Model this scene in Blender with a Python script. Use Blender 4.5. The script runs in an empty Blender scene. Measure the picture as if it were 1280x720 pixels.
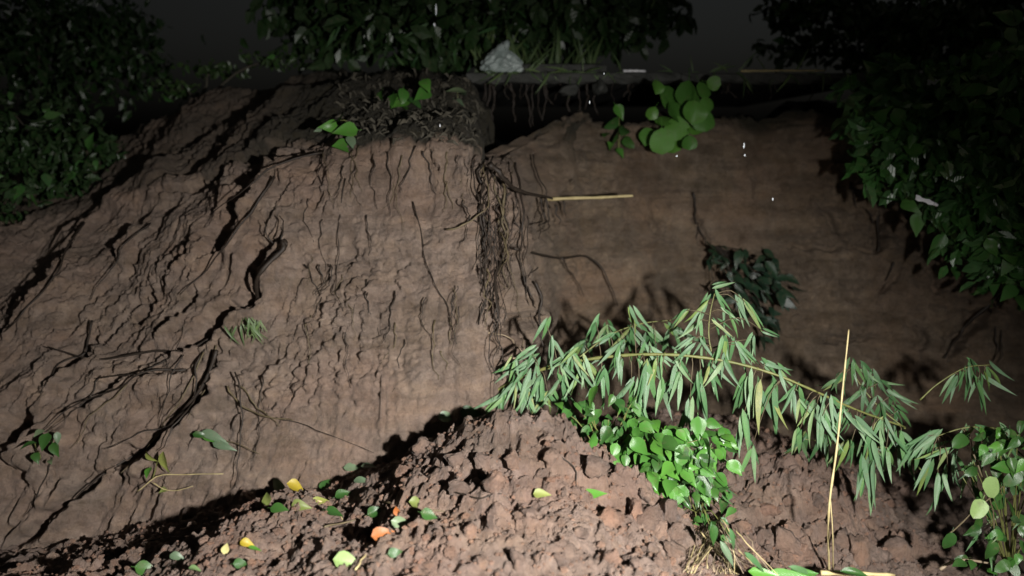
import bpy, math, random
import numpy as np
from mathutils import Vector, Matrix, Quaternion

S = bpy.context.scene
COL = S.collection
random.seed(7)
rng = np.random.default_rng(11)

# ------------------------------------------------------------------ camera
CAM = Vector((0.0, 0.0, 1.5))
PITCH = math.radians(10.0)
F = 985.0                                   # focal length in photograph pixels (1280 wide)
cd = bpy.data.cameras.new('camera')
cam = bpy.data.objects.new('camera', cd)
COL.objects.link(cam)
cam.location = CAM
cam.rotation_euler = (math.radians(90) - PITCH, 0, 0)
cd.sensor_width = 36.0
cd.lens = 36.0 * F / 1280.0
cd.clip_start = 0.05
cd.clip_end = 1000
cd.dof.use_dof = True
cd.dof.focus_distance = 2.75
cd.dof.aperture_fstop = 1.3
S.camera = cam

# ------------------------------------------------------------------ world: dull night sky
W = bpy.data.worlds.new('World')
S.world = W
W.use_nodes = True
wn = W.node_tree.nodes
bg = wn['Background']
sky = wn.new('ShaderNodeTexSky')
sky.sky_type = 'NISHITA'
sky.sun_disc = False
sky.sun_elevation = math.radians(4)
sky.sun_rotation = math.radians(200)
sky.air_density = 1.0
sky.dust_density = 6.0
hsv = wn.new('ShaderNodeHueSaturation')
hsv.inputs['Saturation'].default_value = 0.25
W.node_tree.links.new(sky.outputs[0], hsv.inputs['Color'])
W.node_tree.links.new(hsv.outputs[0], bg.inputs[0])
bg.inputs[1].default_value = 0.0095

# ------------------------------------------------------------------ the hand torch that lights the bank
ld = bpy.data.lights.new('torch_light', 'SPOT')
lo = bpy.data.objects.new('torch_light', ld)
COL.objects.link(lo)
ld.energy = 1040
ld.color = (1.0, 0.975, 0.93)
ld.spot_size = math.radians(100)
ld.spot_blend = 1.0
ld.shadow_soft_size = 0.04
lo.location = (0.78, 0.10, 1.40)
lo.rotation_euler = (Vector((0.0, 2.4, -0.12)) - lo.location).to_track_quat('-Z', 'Y').to_euler()

S.view_settings.view_transform = 'Standard'
S.view_settings.look = 'None'
S.view_settings.exposure = 0.0
S.view_settings.gamma = 1.0
S.cycles.max_bounces = 5
S.cycles.transparent_max_bounces = 6

# ------------------------------------------------------------------ pixel <-> point
CP, SP = math.cos(PITCH), math.sin(PITCH)


def ray(px, py):
    dx, dy = (px - 640) / F, (360 - py) / F
    return Vector((dx, CP + dy * SP, -SP + dy * CP))


def at(px, py, Y):
    d = ray(px, py)
    return CAM + d * (Y / d.y)


def project(x, y, z):
    dz = z - CAM.z
    dep = y * CP - dz * SP
    up = y * SP + dz * CP
    dep = np.where(dep < 0.2, 0.2, dep)
    return 640 + F * x / dep, 360 - F * up / dep, dep


# ------------------------------------------------------------------ numpy noise
TAB = rng.random((256, 256))


def vnoise(x, y, seed=0):
    x = x + seed * 17.31
    y = y + seed * 9.77
    xi = np.floor(x).astype(int)
    yi = np.floor(y).astype(int)
    fx, fy = x - xi, y - yi
    fx = fx * fx * fx * (fx * (fx * 6 - 15) + 10)
    fy = fy * fy * fy * (fy * (fy * 6 - 15) + 10)
    a = TAB[xi & 255, yi & 255]
    b = TAB[(xi + 1) & 255, yi & 255]
    c = TAB[xi & 255, (yi + 1) & 255]
    d = TAB[(xi + 1) & 255, (yi + 1) & 255]
    return (a + (b - a) * fx) * (1 - fy) + (c + (d - c) * fx) * fy


def fbm(x, y, seed=0, octv=4, gain=0.5):
    s, a, t = 0, 1.0, 0
    for o in range(octv):
        s = s + a * (vnoise(x, y, seed + o) - 0.5)
        t += a
        a *= gain
        x, y = 1.6 * x - 1.2 * y + 5.1, 1.2 * x + 1.6 * y + 1.7
    return s / t * 2


def ridged(x, y, seed=0, octv=3):
    s, a, t = 0, 1.0, 0
    for o in range(octv):
        s = s + a * (1 - np.abs(2 * vnoise(x, y, seed + o) - 1))
        t += a
        a *= 0.5
        x, y = x * 2.03 + 3.3, y * 2.03 + 7.1
    return s / t


def lumps(x, y, c, seed=0, rmin=0.3, rmax=0.75, sharp=0.6, aniso=0.5):
    """height of angular clods scattered in square cells of size c (0..about rmax*c)"""
    X, Y = x / c, y / c
    xi = np.floor(X).astype(int)
    yi = np.floor(Y).astype(int)
    out = np.zeros_like(X)
    for dx in (-1, 0, 1):
        for dy in (-1, 0, 1):
            cx, cy = xi + dx, yi + dy
            h1 = TAB[(cx * 7 + seed * 31) & 255, (cy * 3 + seed * 5) & 255]
            h2 = TAB[(cx * 5 + seed * 13 + 91) & 255, (cy * 11 + 17) & 255]
            h3 = TAB[(cx * 3 + 57) & 255, (cy * 13 + seed * 3 + 29) & 255]
            h4 = TAB[(cx + 133) & 255, (cy * 7 + seed * 7 + 77) & 255]
            ddx, ddy = X - (cx + h1), Y - (cy + h2)
            an = h4 * 6.283
            ca, sa = np.cos(an), np.sin(an)
            ex, ey = ddx * ca + ddy * sa, (-ddx * sa + ddy * ca) * (1 + aniso * h3)
            d = np.maximum(np.abs(ex) * 0.95, np.abs(ey) * 0.95) * 0.5 + np.sqrt(ex * ex + ey * ey) * 0.5
            r = rmin + (rmax - rmin) * h3 * h3
            q = np.clip(1 - (d / r) ** 2, 0, 1) ** sharp * r
            tilt = 1 + 0.5 * (ex * np.cos(an * 3) + ey * np.sin(an * 3)) / r
            out = np.maximum(out, q * tilt)
    return out * c


def sstep(a, b, x):
    t = np.clip((x - a) / (b - a), 0, 1)
    return t * t * (3 - 2 * t)


# ------------------------------------------------------------------ linking helpers
def mesh_from(name, verts, faces, mat=None, smooth=True):
    me = bpy.data.meshes.new(name)
    me.from_pydata([tuple(v) for v in verts], [], faces)
    if smooth:
        me.polygons.foreach_set('use_smooth', [True] * len(me.polygons))
    if mat:
        me.materials.append(mat)
    me.update()
    return me


def grid_mesh(name, P, mat):
    """P: (rows, cols, 3) array -> quad sheet"""
    r, c, _ = P.shape
    idx = np.arange(r * c).reshape(r, c)
    q = np.stack([idx[:-1, :-1], idx[:-1, 1:], idx[1:, 1:], idx[1:, :-1]], -1).reshape(-1, 4)
    me = bpy.data.meshes.new(name)
    me.vertices.add(r * c)
    me.vertices.foreach_set('co', P.reshape(-1).astype(np.float32))
    me.loops.add(q.size)
    me.loops.foreach_set('vertex_index', q.reshape(-1).astype(np.int32))
    me.polygons.add(len(q))
    me.polygons.foreach_set('loop_start', (np.arange(len(q)) * 4).astype(np.int32))
    me.polygons.foreach_set('use_smooth', np.ones(len(q), bool))
    me.update(calc_edges=True)
    me.validate()
    me.materials.append(mat)
    return me


def link(name, me, parent=None, loc=(0, 0, 0)):
    o = bpy.data.objects.new(name, me)
    COL.objects.link(o)
    o.location = loc
    if parent:
        o.parent = parent
    return o


def tag(o, label, cat, group=None, kind=None):
    o['label'] = label
    o['category'] = cat
    if group:
        o['group'] = group
    if kind:
        o['kind'] = kind
    return o


def thing(name, label, cat, loc, group=None):
    o = bpy.data.objects.new(name, None)
    o.empty_display_size = 0.05
    COL.objects.link(o)
    o.location = loc
    return tag(o, label, cat, group)


# ------------------------------------------------------------------ materials
def principled(name):
    m = bpy.data.materials.new(name)
    m.use_nodes = True
    nt = m.node_tree
    return m, nt, nt.nodes['Principled BSDF']


def ramp(nt, fac, cols):
    r = nt.nodes.new('ShaderNodeValToRGB')
    e = r.color_ramp.elements
    while len(e) < len(cols):
        e.new(0.5)
    for el, (p, c) in zip(e, cols):
        el.position = p
        el.color = (*c, 1)
    nt.links.new(fac, r.inputs[0])
    return r.outputs[0]


def noise_tex(nt, vec, scale, detail=6, rough=0.6, dist=0.0):
    n = nt.nodes.new('ShaderNodeTexNoise')
    n.inputs['Scale'].default_value = scale
    n.inputs['Detail'].default_value = detail
    n.inputs['Roughness'].default_value = rough
    n.inputs['Distortion'].default_value = dist
    nt.links.new(vec, n.inputs['Vector'])
    return n.outputs[0]


def mixc(nt, fac, a, b, mode='MIX'):
    m = nt.nodes.new('ShaderNodeMix')
    m.data_type = 'RGBA'
    m.blend_type = mode
    for s, v in ((0, fac), (6, a), (7, b)):
        if hasattr(v, 'is_linked'):
            nt.links.new(v, m.inputs[s])
        elif isinstance(v, tuple):
            m.inputs[s].default_value = (*v, 1)
        else:
            m.inputs[s].default_value = v
    return m.outputs[2]


def soil_material(name, light, dark, red, humus=None, rough=0.72, bump=1.0):
    m, nt, b = principled(name)
    tc = nt.nodes.new('ShaderNodeTexCoord').outputs['Object']
    big = noise_tex(nt, tc, 2.1, 5, 0.62, 0.4)
    mid = noise_tex(nt, tc, 14, 8, 0.68, 0.3)
    fin = noise_tex(nt, tc, 95, 6, 0.7)
    c = ramp(nt, mid, [(0.36, dark), (0.50, tuple((p + q) / 2 for p, q in zip(dark, light))), (0.64, light)])
    rf = ramp(nt, big, [(0.44, (0, 0, 0)), (0.66, (0.6, 0.6, 0.6))])
    c = mixc(nt, rf, c, red)
    c = mixc(nt, 0.5, c, ramp(nt, fin, [(0.34, (0.62, 0.6, 0.58)), (0.66, (1.2, 1.2, 1.2))]), 'MULTIPLY')
    mp = nt.nodes.new('ShaderNodeMapping')
    mp.inputs['Scale'].default_value = (1.1, 1.1, 8.0)
    nt.links.new(tc, mp.inputs[0])
    lay = noise_tex(nt, mp.outputs[0], 1.6, 6, 0.62, 0.5)
    c = mixc(nt, 0.75, c, ramp(nt, lay, [(0.34, (0.70, 0.69, 0.64)), (0.5, (1, 1, 1)), (0.64, (1.22, 1.20, 1.14))]), 'MULTIPLY')
    pat = noise_tex(nt, tc, 5.5, 7, 0.7, 0.8)
    c = mixc(nt, 0.8, c, ramp(nt, pat, [(0.32, (0.62, 0.60, 0.55)), (0.47, (1, 1, 1)), (0.58, (1.02, 0.98, 0.9)), (0.70, (1.22, 1.2, 1.16))]), 'MULTIPLY')
    oi = nt.nodes.new('ShaderNodeObjectInfo').outputs['Random']
    if name == 'clod_soil':
        c = mixc(nt, 1.0, c, ramp(nt, oi, [(0.0, (0.70, 0.70, 0.72)), (0.35, (0.95, 0.96, 0.98)), (0.7, (1.05, 1.0, 0.96)), (1.0, (1.18, 1.03, 0.95))]), 'MULTIPLY')
    if humus:
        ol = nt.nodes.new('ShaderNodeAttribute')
        ol.attribute_name = 'right_olive_tint'
        tint_mottle = ramp(nt, noise_tex(nt, tc, 3.3, 6, 0.65, 0.6), [(0.38, (0.56, 0.56, 0.50)), (0.6, (0.82, 0.81, 0.73))])
        c = mixc(nt, ol.outputs['Fac'], c, mixc(nt, 1.0, c, tint_mottle, 'MULTIPLY'))  # right-hand face multiplied darker and more olive, mottled by noise
        at_ = nt.nodes.new('ShaderNodeAttribute')
        at_.attribute_name = 'humus'
        c = mixc(nt, at_.outputs['Fac'], c, humus)
    nt.links.new(c, b.inputs['Base Color'])
    b.inputs['Roughness'].default_value = rough
    b.inputs['Specular IOR Level'].default_value = 0.5
    rr = ramp(nt, mid, [(0.3, (rough - 0.2,) * 3), (0.7, (min(1, rough + 0.15),) * 3)])
    nt.links.new(rr, b.inputs['Roughness'])
    bp = nt.nodes.new('ShaderNodeBump')
    bp.inputs['Strength'].default_value = 0.9 * bump
    bp.inputs['Distance'].default_value = 0.022
    h = nt.nodes.new('ShaderNodeMath')
    h.operation = 'ADD'
    nt.links.new(noise_tex(nt, tc, 60, 8, 0.7, 0.5), h.inputs[0])
    nt.links.new(noise_tex(nt, tc, 230, 4, 0.7), h.inputs[1])
    nt.links.new(h.outputs[0], bp.inputs['Height'])
    nt.links.new(bp.outputs[0], b.inputs['Normal'])
    return m


def leaf_material(name, base, back, rough=0.38, trans=0.25, vary=0.25):
    m, nt, b = principled(name)
    tc = nt.nodes.new('ShaderNodeTexCoord').outputs['Object']
    oi = nt.nodes.new('ShaderNodeObjectInfo').outputs['Random']
    n = noise_tex(nt, tc, 45, 4, 0.6)
    geo = nt.nodes.new('ShaderNodeNewGeometry')
    c = mixc(nt, geo.outputs['Backfacing'], base, back)
    lo_, hi_ = 1 - vary, 1 + vary
    c = mixc(nt, 1.0, c, ramp(nt, n, [(0.25, (lo_, lo_, lo_)), (0.75, (hi_, hi_, hi_ * 0.95))]), 'MULTIPLY')
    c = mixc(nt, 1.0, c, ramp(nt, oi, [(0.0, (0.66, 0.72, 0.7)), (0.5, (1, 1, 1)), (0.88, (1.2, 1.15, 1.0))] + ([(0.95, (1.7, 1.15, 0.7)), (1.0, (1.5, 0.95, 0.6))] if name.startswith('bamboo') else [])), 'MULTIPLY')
    mud = noise_tex(nt, geo.outputs['Position'], 38, 6, 0.65)
    mudf = ramp(nt, mud, [(0.54, (0, 0, 0)), (0.70, (0.75, 0.75, 0.75))])
    c = mixc(nt, mudf, c, tuple(0.55 * q + 0.45 * w_ for q, w_ in zip(base, (0.16, 0.115, 0.075))))
    nt.links.new(c, b.inputs['Base Color'])
    b.inputs['Roughness'].default_value = rough
    # veins running along the blade
    w = nt.nodes.new('ShaderNodeTexWave')
    w.bands_direction = 'Y'
    w.inputs['Scale'].default_value = 60
    w.inputs['Distortion'].default_value = 1.5
    nt.links.new(tc, w.inputs[0])
    bp = nt.nodes.new('ShaderNodeBump')
    bp.inputs['Strength'].default_value = 0.25
    bp.inputs['Distance'].default_value = 0.002
    nt.links.new(w.outputs[1], bp.inputs['Height'])
    nt.links.new(bp.outputs[0], b.inputs['Normal'])
    tr = nt.nodes.new('ShaderNodeBsdfTranslucent')
    nt.links.new(c, tr.inputs[0])
    mx = nt.nodes.new('ShaderNodeMixShader')
    mx.inputs[0].default_value = trans
    nt.links.new(b.outputs[0], mx.inputs[1])
    nt.links.new(tr.outputs[0], mx.inputs[2])
    nt.links.new(mx.outputs[0], nt.nodes['Material Output'].inputs[0])
    return m


def plain_material(name, a, c2, scale=20, rough=0.6, bump=0.4, spec=0.4):
    m, nt, b = principled(name)
    tc = nt.nodes.new('ShaderNodeTexCoord').outputs['Object']
    n = noise_tex(nt, tc, scale, 7, 0.65, 0.3)
    nt.links.new(ramp(nt, n, [(0.3, a), (0.7, c2)]), b.inputs['Base Color'])
    b.inputs['Roughness'].default_value = rough
    b.inputs['Specular IOR Level'].default_value = spec
    bp = nt.nodes.new('ShaderNodeBump')
    bp.inputs['Strength'].default_value = bump
    bp.inputs['Distance'].default_value = 0.004
    nt.links.new(noise_tex(nt, tc, scale * 4, 6, 0.7), bp.inputs['Height'])
    nt.links.new(bp.outputs[0], b.inputs['Normal'])
    return m


M = {}
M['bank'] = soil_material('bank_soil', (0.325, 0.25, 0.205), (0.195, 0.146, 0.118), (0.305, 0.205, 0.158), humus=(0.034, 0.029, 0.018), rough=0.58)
M['mound'] = soil_material('mound_soil', (0.300, 0.224, 0.188), (0.175, 0.126, 0.104), (0.29, 0.180, 0.138), rough=0.54)
M['clod'] = soil_material('clod_soil', (0.30, 0.216, 0.176), (0.18, 0.128, 0.102), (0.29, 0.172, 0.128), rough=0.54)
M['ground'] = soil_material('ground_soil', (0.10, 0.08, 0.06), (0.05, 0.04, 0.03), (0.09, 0.06, 0.045))
M['root'] = plain_material('root_bark', (0.010, 0.007, 0.005), (0.032, 0.022, 0.015), 60, 0.6)
M['root_pale'] = plain_material('pale_root', (0.20, 0.15, 0.10), (0.32, 0.25, 0.17), 60, 0.6)
M['straw'] = plain_material('straw', (0.34, 0.27, 0.13), (0.50, 0.42, 0.22), 40, 0.5)
M['stem_green'] = plain_material('green_stem', (0.10, 0.12, 0.035), (0.17, 0.165, 0.055), 30, 0.45)
M['twig'] = plain_material('twig', (0.07, 0.055, 0.03), (0.13, 0.10, 0.055), 40, 0.6)
M['bark'] = plain_material('bark', (0.03, 0.027, 0.02), (0.08, 0.07, 0.05), 25, 0.8)
M['concrete'] = plain_material('weathered_concrete', (0.018, 0.02, 0.017), (0.06, 0.06, 0.055), 9, 0.75)
M['plastic'] = plain_material('thin_white_plastic', (0.24, 0.30, 0.28), (0.42, 0.47, 0.46), 14, 0.35)
M['white'] = plain_material('white_plastic_and_glint', (0.62, 0.62, 0.66), (0.8, 0.8, 0.82), 20, 0.3, 0.2)
M['bamboo'] = leaf_material('bamboo_leaf', (0.090, 0.20, 0.082), (0.14, 0.24, 0.135), 0.42, 0.2)
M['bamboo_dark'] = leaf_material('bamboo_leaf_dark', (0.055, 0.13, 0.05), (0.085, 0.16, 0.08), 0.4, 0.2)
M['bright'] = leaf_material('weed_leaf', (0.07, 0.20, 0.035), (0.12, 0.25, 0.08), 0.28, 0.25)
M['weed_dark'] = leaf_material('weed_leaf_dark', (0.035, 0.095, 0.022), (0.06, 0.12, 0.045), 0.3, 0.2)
M['round'] = leaf_material('round_leaf', (0.085, 0.22, 0.04), (0.11, 0.24, 0.07), 0.33, 0.25)
M['bush'] = leaf_material('bush_leaf', (0.055, 0.15, 0.038), (0.075, 0.165, 0.06), 0.28, 0.2)
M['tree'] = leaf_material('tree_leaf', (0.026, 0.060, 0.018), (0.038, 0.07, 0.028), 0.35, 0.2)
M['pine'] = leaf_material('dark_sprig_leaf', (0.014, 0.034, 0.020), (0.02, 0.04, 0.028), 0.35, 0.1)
M['palegreen'] = leaf_material('pale_leaf', (0.19, 0.29, 0.12), (0.22, 0.3, 0.16), 0.4, 0.2)
M['grey_leaf'] = leaf_material('greygreen_leaf', (0.15, 0.21, 0.13), (0.2, 0.25, 0.18), 0.35, 0.2)
M['yellow'] = leaf_material('yellow_leaf', (0.50, 0.36, 0.035), (0.5, 0.38, 0.09), 0.4, 0.2)
M['paleyellow'] = leaf_material('pale_yellow_leaf', (0.55, 0.50, 0.22), (0.55, 0.5, 0.28), 0.4, 0.2)
M['olive'] = leaf_material('olive_leaf', (0.22, 0.25, 0.07), (0.25, 0.26, 0.11), 0.4, 0.2)
M['orange'] = leaf_material('orange_leaf', (0.48, 0.15, 0.045), (0.45, 0.17, 0.08), 0.45, 0.2)
M['grass'] = leaf_material('grass_blade', (0.11, 0.17, 0.07), (0.13, 0.18, 0.09), 0.4, 0.25)

# ------------------------------------------------------------------ STRUCTURE: the broken bank
# nonuniform columns (fine in view), profile rows
xs = np.concatenate([np.linspace(-60, -3.4, 22, endpoint=False), np.linspace(-3.4, 3.3, 1060), np.linspace(3.3, 60, 23)[1:]])
KX = np.array([-60, -4.0, -2.6, -1.8, -1.1, -0.5, -0.12, 0.02, 0.14, 0.35, 0.8, 1.5, 2.2, 3.0, 4.2, 60])
prof = {                                   # y, z of five stations up the profile, per KX station
    'y0': [2.6, 2.6, 2.75, 2.75, 2.72, 2.72, 2.80, 2.98, 3.60, 3.90, 3.95, 3.90, 3.75, 3.50, 3.2, 3.0],
    'z0': [-0.4] * 16,
    'y1': [3.3, 3.30, 3.20, 3.12, 3.02, 2.96, 2.98, 3.14, 3.88, 4.20, 4.27, 4.27, 4.10, 3.8, 3.5, 3.4],
    'z1': [0.25, 0.30, 0.42, 0.50, 0.55, 0.60, 0.60, 0.60, 0.55, 0.45, 0.42, 0.42, 0.42, 0.4, 0.4, 0.4],
    'y2': [4.6, 4.45, 4.25, 4.05, 3.70, 3.42, 3.36, 3.52, 4.02, 4.36, 4.48, 4.48, 4.36, 4.12, 3.9, 3.8],
    'z2': [0.8, 0.95, 1.12, 1.25, 1.42, 1.53, 1.53, 1.50, 1.58, 1.80, 1.75, 1.73, 1.64, 1.48, 1.4, 1.3],
    'y3': [5.6, 5.30, 5.15, 4.95, 4.7, 4.38, 4.35, 4.5, 4.95, 5.1, 5.15, 5.15, 5.0, 4.8, 4.7, 4.6],
    'z3': [1.1, 1.25, 1.48, 1.80, 1.92, 1.86, 1.78, 1.74, 1.72, 1.74, 1.76, 1.74, 1.70, 1.7, 1.7, 1.7],
    'y4': [90] * 16,
    'z4': [1.6, 1.6, 1.7, 1.8, 1.9, 1.9, 1.8, 1.75, 1.72, 1.72, 1.72, 1.72, 1.72, 1.72, 1.72, 1.72],
}


def smooth_interp(x, kx, v):
    base = np.interp(x, kx, v)
    out = 0
    for d, w in ((-0.09, .2), (-0.045, .2), (0, .2), (0.045, .2), (0.09, .2)):
        out = out + w * np.interp(x + d, kx, v)
    return np.where(np.abs(x) < 4, out, base)


st = {k: smooth_interp(xs, KX, np.array(v, float)) for k, v in prof.items()}
# rows: station parameter
tt = np.concatenate([np.linspace(0, 1, 150, endpoint=False), np.linspace(1, 2, 380, endpoint=False),
                     np.linspace(2, 3, 150, endpoint=False), 3 + np.linspace(0, 1, 40) ** 3])
tt = np.asarray(tt)


def station(key, t):
    """smoothed poly-line through the five stations"""
    v = np.stack([st[key + str(i)] for i in range(5)])          # 5 x cols
    out = np.zeros((len(t), v.shape[1]))
    offs = [(-0.16, .15), (-0.08, .2), (0, .3), (0.08, .2), (0.16, .15)]
    for d, w in offs:
        q = np.clip(t + d * np.where(t < 2.6, 1, 0), 0, 3.9999)
        i = q.astype(int)
        f = (q - i)[:, None]
        out += w * (v[i] * (1 - f) + v[i + 1] * f)
    return out


BY = station('y', tt)
BZ = station('z', tt)
BX = np.broadcast_to(xs[None, :], BY.shape).copy()
T2 = np.broadcast_to(tt[:, None], BY.shape)
# arc length along profile
dS = np.sqrt(np.diff(BY, axis=0) ** 2 + np.diff(BZ, axis=0) ** 2)
BS = np.vstack([np.zeros((1, BY.shape[1])), np.cumsum(dS, 0)])
# normals of the base sheet (pointing to the viewer / up)
P = np.stack([BX, BY, BZ], -1)
du = np.gradient(P, axis=1)
dv = np.gradient(P, axis=0)
N = np.cross(du, dv)
N /= np.linalg.norm(N, axis=-1, keepdims=True) + 1e-12
PX, PY, DEP = project(BX, BY, BZ)
# warp the picture-plane distances a bit so that carved lines wander
WX = PX + 9 * fbm(BX * 9, BS * 9, 41, 3) + 3 * fbm(BX * 40, BS * 40, 43, 2)
WY = PY + 9 * fbm(BX * 9, BS * 9, 47, 3) + 3 * fbm(BX * 40, BS * 40, 49, 2)


def polyline_dist(pts):
    d = np.full(WX.shape, 1e9)
    side = np.zeros(WX.shape)
    along = np.zeros(WX.shape)
    n = len(pts) - 1
    for k in range(n):
        (x0, y0), (x1, y1) = pts[k], pts[k + 1]
        ex, ey = x1 - x0, y1 - y0
        L2 = ex * ex + ey * ey
        t = np.clip(((WX - x0) * ex + (WY - y0) * ey) / L2, 0, 1)
        qx, qy = WX - x0 - t * ex, WY - y0 - t * ey
        q = np.sqrt(qx * qx + qy * qy)
        m = q < d
        d = np.where(m, q, d)
        side = np.where(m, np.sign(ex * qy - ey * qx), side)
        along = np.where(m, (k + t) / n, along)
    return d, side, along


face = sstep(0.15, 0.45, T2) * (1 - sstep(3.2, 3.8, T2))
wleft = 1 - sstep(-1.05, -0.45, BX)                 # diagonal rills to the left
wmid = sstep(-1.0, -0.6, BX) * (1 - sstep(-0.1, 0.1, BX))
wright = sstep(0.05, 0.3, BX)
disp = 0.12 * fbm(BX * 1.3, BS * 1.3, 1, 3) + 0.05 * fbm(BX * 4, BS * 4, 5, 4)
# left: ledges running down to the left
ang = math.radians(62)
a1 = BX * math.cos(ang) + BS * math.sin(ang)        # along the rill
a2 = -BX * math.sin(ang) + BS * math.cos(ang)       # across it
wob = 0.10 * fbm(a1 * 2.2, a2 * 2.2, 61, 3)
r1 = ridged((a2 + 0.45 * wob) * 7.5, a1 * 0.9, 11, 4)
r2 = ridged((a2 + wob * 0.4) * 24, a1 * 3.2, 15, 3)
saw = np.mod((a2 + wob) * 3.4 + 0.6 * vnoise(a1 * 1.7, a2 * 1.7, 19), 1.0)
led = np.minimum((1 - saw) * 1.12, saw * 9)
disp += wleft * face * (0.045 * (r1 - 0.5) + 0.022 * (r2 - 0.5) + 0.015 * led * sstep(0.45, 0.7, vnoise(a1 * 1.5, a2 * 3, 23)))
r3 = ridged((a2 + 0.25 * wob) * 15 + 3, a1 * 2.6, 17, 2)
disp -= wleft * face * 0.035 * sstep(0.80, 0.90, r3) * sstep(0.4, 0.6, vnoise(a1 * 3, a2 * 5, 29))
# centre: vertical drip and root scores
vx = BX + 0.02 * fbm(BX * 6, BS * 3, 31, 3)
sc = ridged(vx * 17, BS * 1.6, 33, 4)
disp += wmid * face * (0.040 * (sc - 0.5) + 0.03 * (ridged(vx * 7, BS * 1.1, 35, 2) - 0.5))
# right: smooth cut with faint strata
disp += wright * face * (0.030 * fbm(BX * 1.2, BZ * 13 + 0.5 * fbm(BX * 2, BZ * 2, 37, 2), 39, 3) + 0.014 * (ridged(vx * 11, BS * 3, 45, 2) - 0.5))
# fallen crumbs sticking to the face
crm = sstep(0.50, 0.68, vnoise(BX * 2.6, BS * 2.6, 51)) * face
zone = np.exp(-(((PX - 430) / 130) ** 2 + ((PY - 455) / 65) ** 2)) + np.exp(-(((PX - 470) / 70) ** 2 + ((PY - 340) / 50) ** 2))
crm = np.clip(crm * 0.55 + zone, 0, 1)
disp += crm * (0.9 * lumps(BX, BS, 0.055, 3) + 0.8 * lumps(BX, BS, 0.028, 5)) * 0.8
disp += face * (0.006 * fbm(BX * 42, BS * 12, 55, 4) + 0.0045 * fbm(BX * 70, BS * 70, 57, 2))
grit = sstep(0.46, 0.66, vnoise(BX * 3.7, BS * 3.7, 59))
disp += wright * face * sstep(0.55, 0.7, vnoise(BX * 2.1 + 7, BS * 2.6, 69)) * (0.9 * lumps(BX, BS, 0.06, 64, 0.12, 0.5, 0.8) + 0.012 * fbm(BX * 20, BS * 20, 66, 3))
disp += face * grit * (1 - 0.6 * wleft) * (0.75 * lumps(BX, BS, 0.024, 61, 0.15, 0.6, 0.8) + 0.5 * lumps(BX, BS, 0.05, 63, 0.1, 0.45, 0.8)) * (1 - 0.6 * wright)
disp += face * (0.05 + 0.3 * wleft) * lumps(BX, BS * 0.6, 0.03, 8, 0.15, 0.6)

cracks = [  # picture polyline, half width px, depth m
    ([(372, 300), (352, 318), (330, 345), (314, 380), (272, 405), (235, 430), (190, 445)], 7, 0.11),
    ([(352, 222), (322, 258), (292, 298), (266, 332)], 7, 0.13),
    ([(410, 196), (350, 212), (318, 236), (282, 262)], 6, 0.10),
    ([(188, 283), (165, 305), (146, 332)], 4.5, 0.09),
    ([(108, 283), (84, 320), (62, 355), (40, 388), (-10, 422)], 4.5, 0.08),
    ([(118, 402), (101, 440), (72, 458), (48, 492)], 5.5, 0.10),
    ([(280, 432), (240, 492), (205, 525), (172, 560), (130, 588)], 8, 0.13),
    ([(132, 590), (88, 622), (40, 668), (-10, 700)], 5, 0.09),
    ([(235, 455), (195, 462), (150, 468), (105, 500), (65, 520)], 5, 0.08),
    ([(232, 195), (192, 222), (150, 240), (120, 262)], 7, 0.12),
    ([(200, 250), (262, 240), (330, 205), (392, 180)], 4, 0.06),
    ([(255, 355), (225, 392), (190, 420)], 4, 0.06),
    ([(205, 355), (178, 388), (150, 402)], 3.5, 0.05),
    ([(30, 510), (18, 545), (-5, 560)], 12, 0.12),
    ([(260, 300), (238, 330), (222, 352)], 3.5, 0.05),
    ([(612, 196), (624, 260), (620, 330), (632, 400), (614, 480)], 13, 0.26),
    ([(642, 235), (636, 300), (642, 370), (650, 440)], 7, 0.16),
    ([(596, 300), (600, 350), (606, 420), (600, 470)], 4, 0.06),
    ([(1245, 372), (1212, 408), (1190, 424), (1186, 450)], 8, 0.13),
    ([(1108, 235), (1100, 290), (1088, 315)], 8, 0.12),
    ([(1140, 240), (1143, 285)], 5, 0.09),
    ([(1120, 325), (1110, 355), (1096, 372)], 4, 0.06),
    ([(868, 250), (880, 290), (886, 312)], 4, 0.06),
    ([(700, 215), (706, 250), (700, 280)], 4, 0.05), ([(805, 235), (815, 270), (826, 300)], 4, 0.05), ([(1010, 250), (1040, 275), (1052, 300)], 4, 0.06), ([(940, 220), (944, 250)], 3, 0.04), ([(1160, 330), (1172, 368)], 4, 0.06), ([(1140, 398), (1150, 425), (1146, 450)], 5, 0.07),
    ([(1020, 420), (1060, 428), (1100, 424)], 4, 0.04), ([(760, 300), (800, 305), (850, 302)], 3, 0.025), ([(960, 300), (1040, 312), (1120, 310)], 4, 0.04),
    ([(540, 186), (546, 210)], 3, 0.05), ([(594, 180), (592, 205)], 5, 0.08),
]
for pts, w, dpt in cracks:
    d, side, al = polyline_dist(pts)
    taper = np.clip(np.minimum(al, 1 - al) * 5, 0.25, 1)
    ww = (1.3 * w if pts[0][0] < 420 else w) * taper * (0.7 + 0.6 * vnoise(PX * 0.05, PY * 0.05, 71))
    disp -= dpt * taper * np.exp(-(d / ww) ** 4) * (1 if dpt > 0 else 0)
    if pts[0][0] < 420 and pts[-1][0] < pts[0][0]:
        sd = -side * d                       # > 0 on the lower right: an overhanging scarp there
        disp += 0.55 * dpt * taper * sstep(-0.3 * ww, 0.6 * ww, sd) * np.exp(-np.clip(sd, 0, None) / (6 * ww)) * face
    # pushed-up lip beside the crack
    disp += 0.16 * dpt * taper * np.exp(-((d - 2.0 * ww) / (1.1 * ww)) ** 2)
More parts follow.
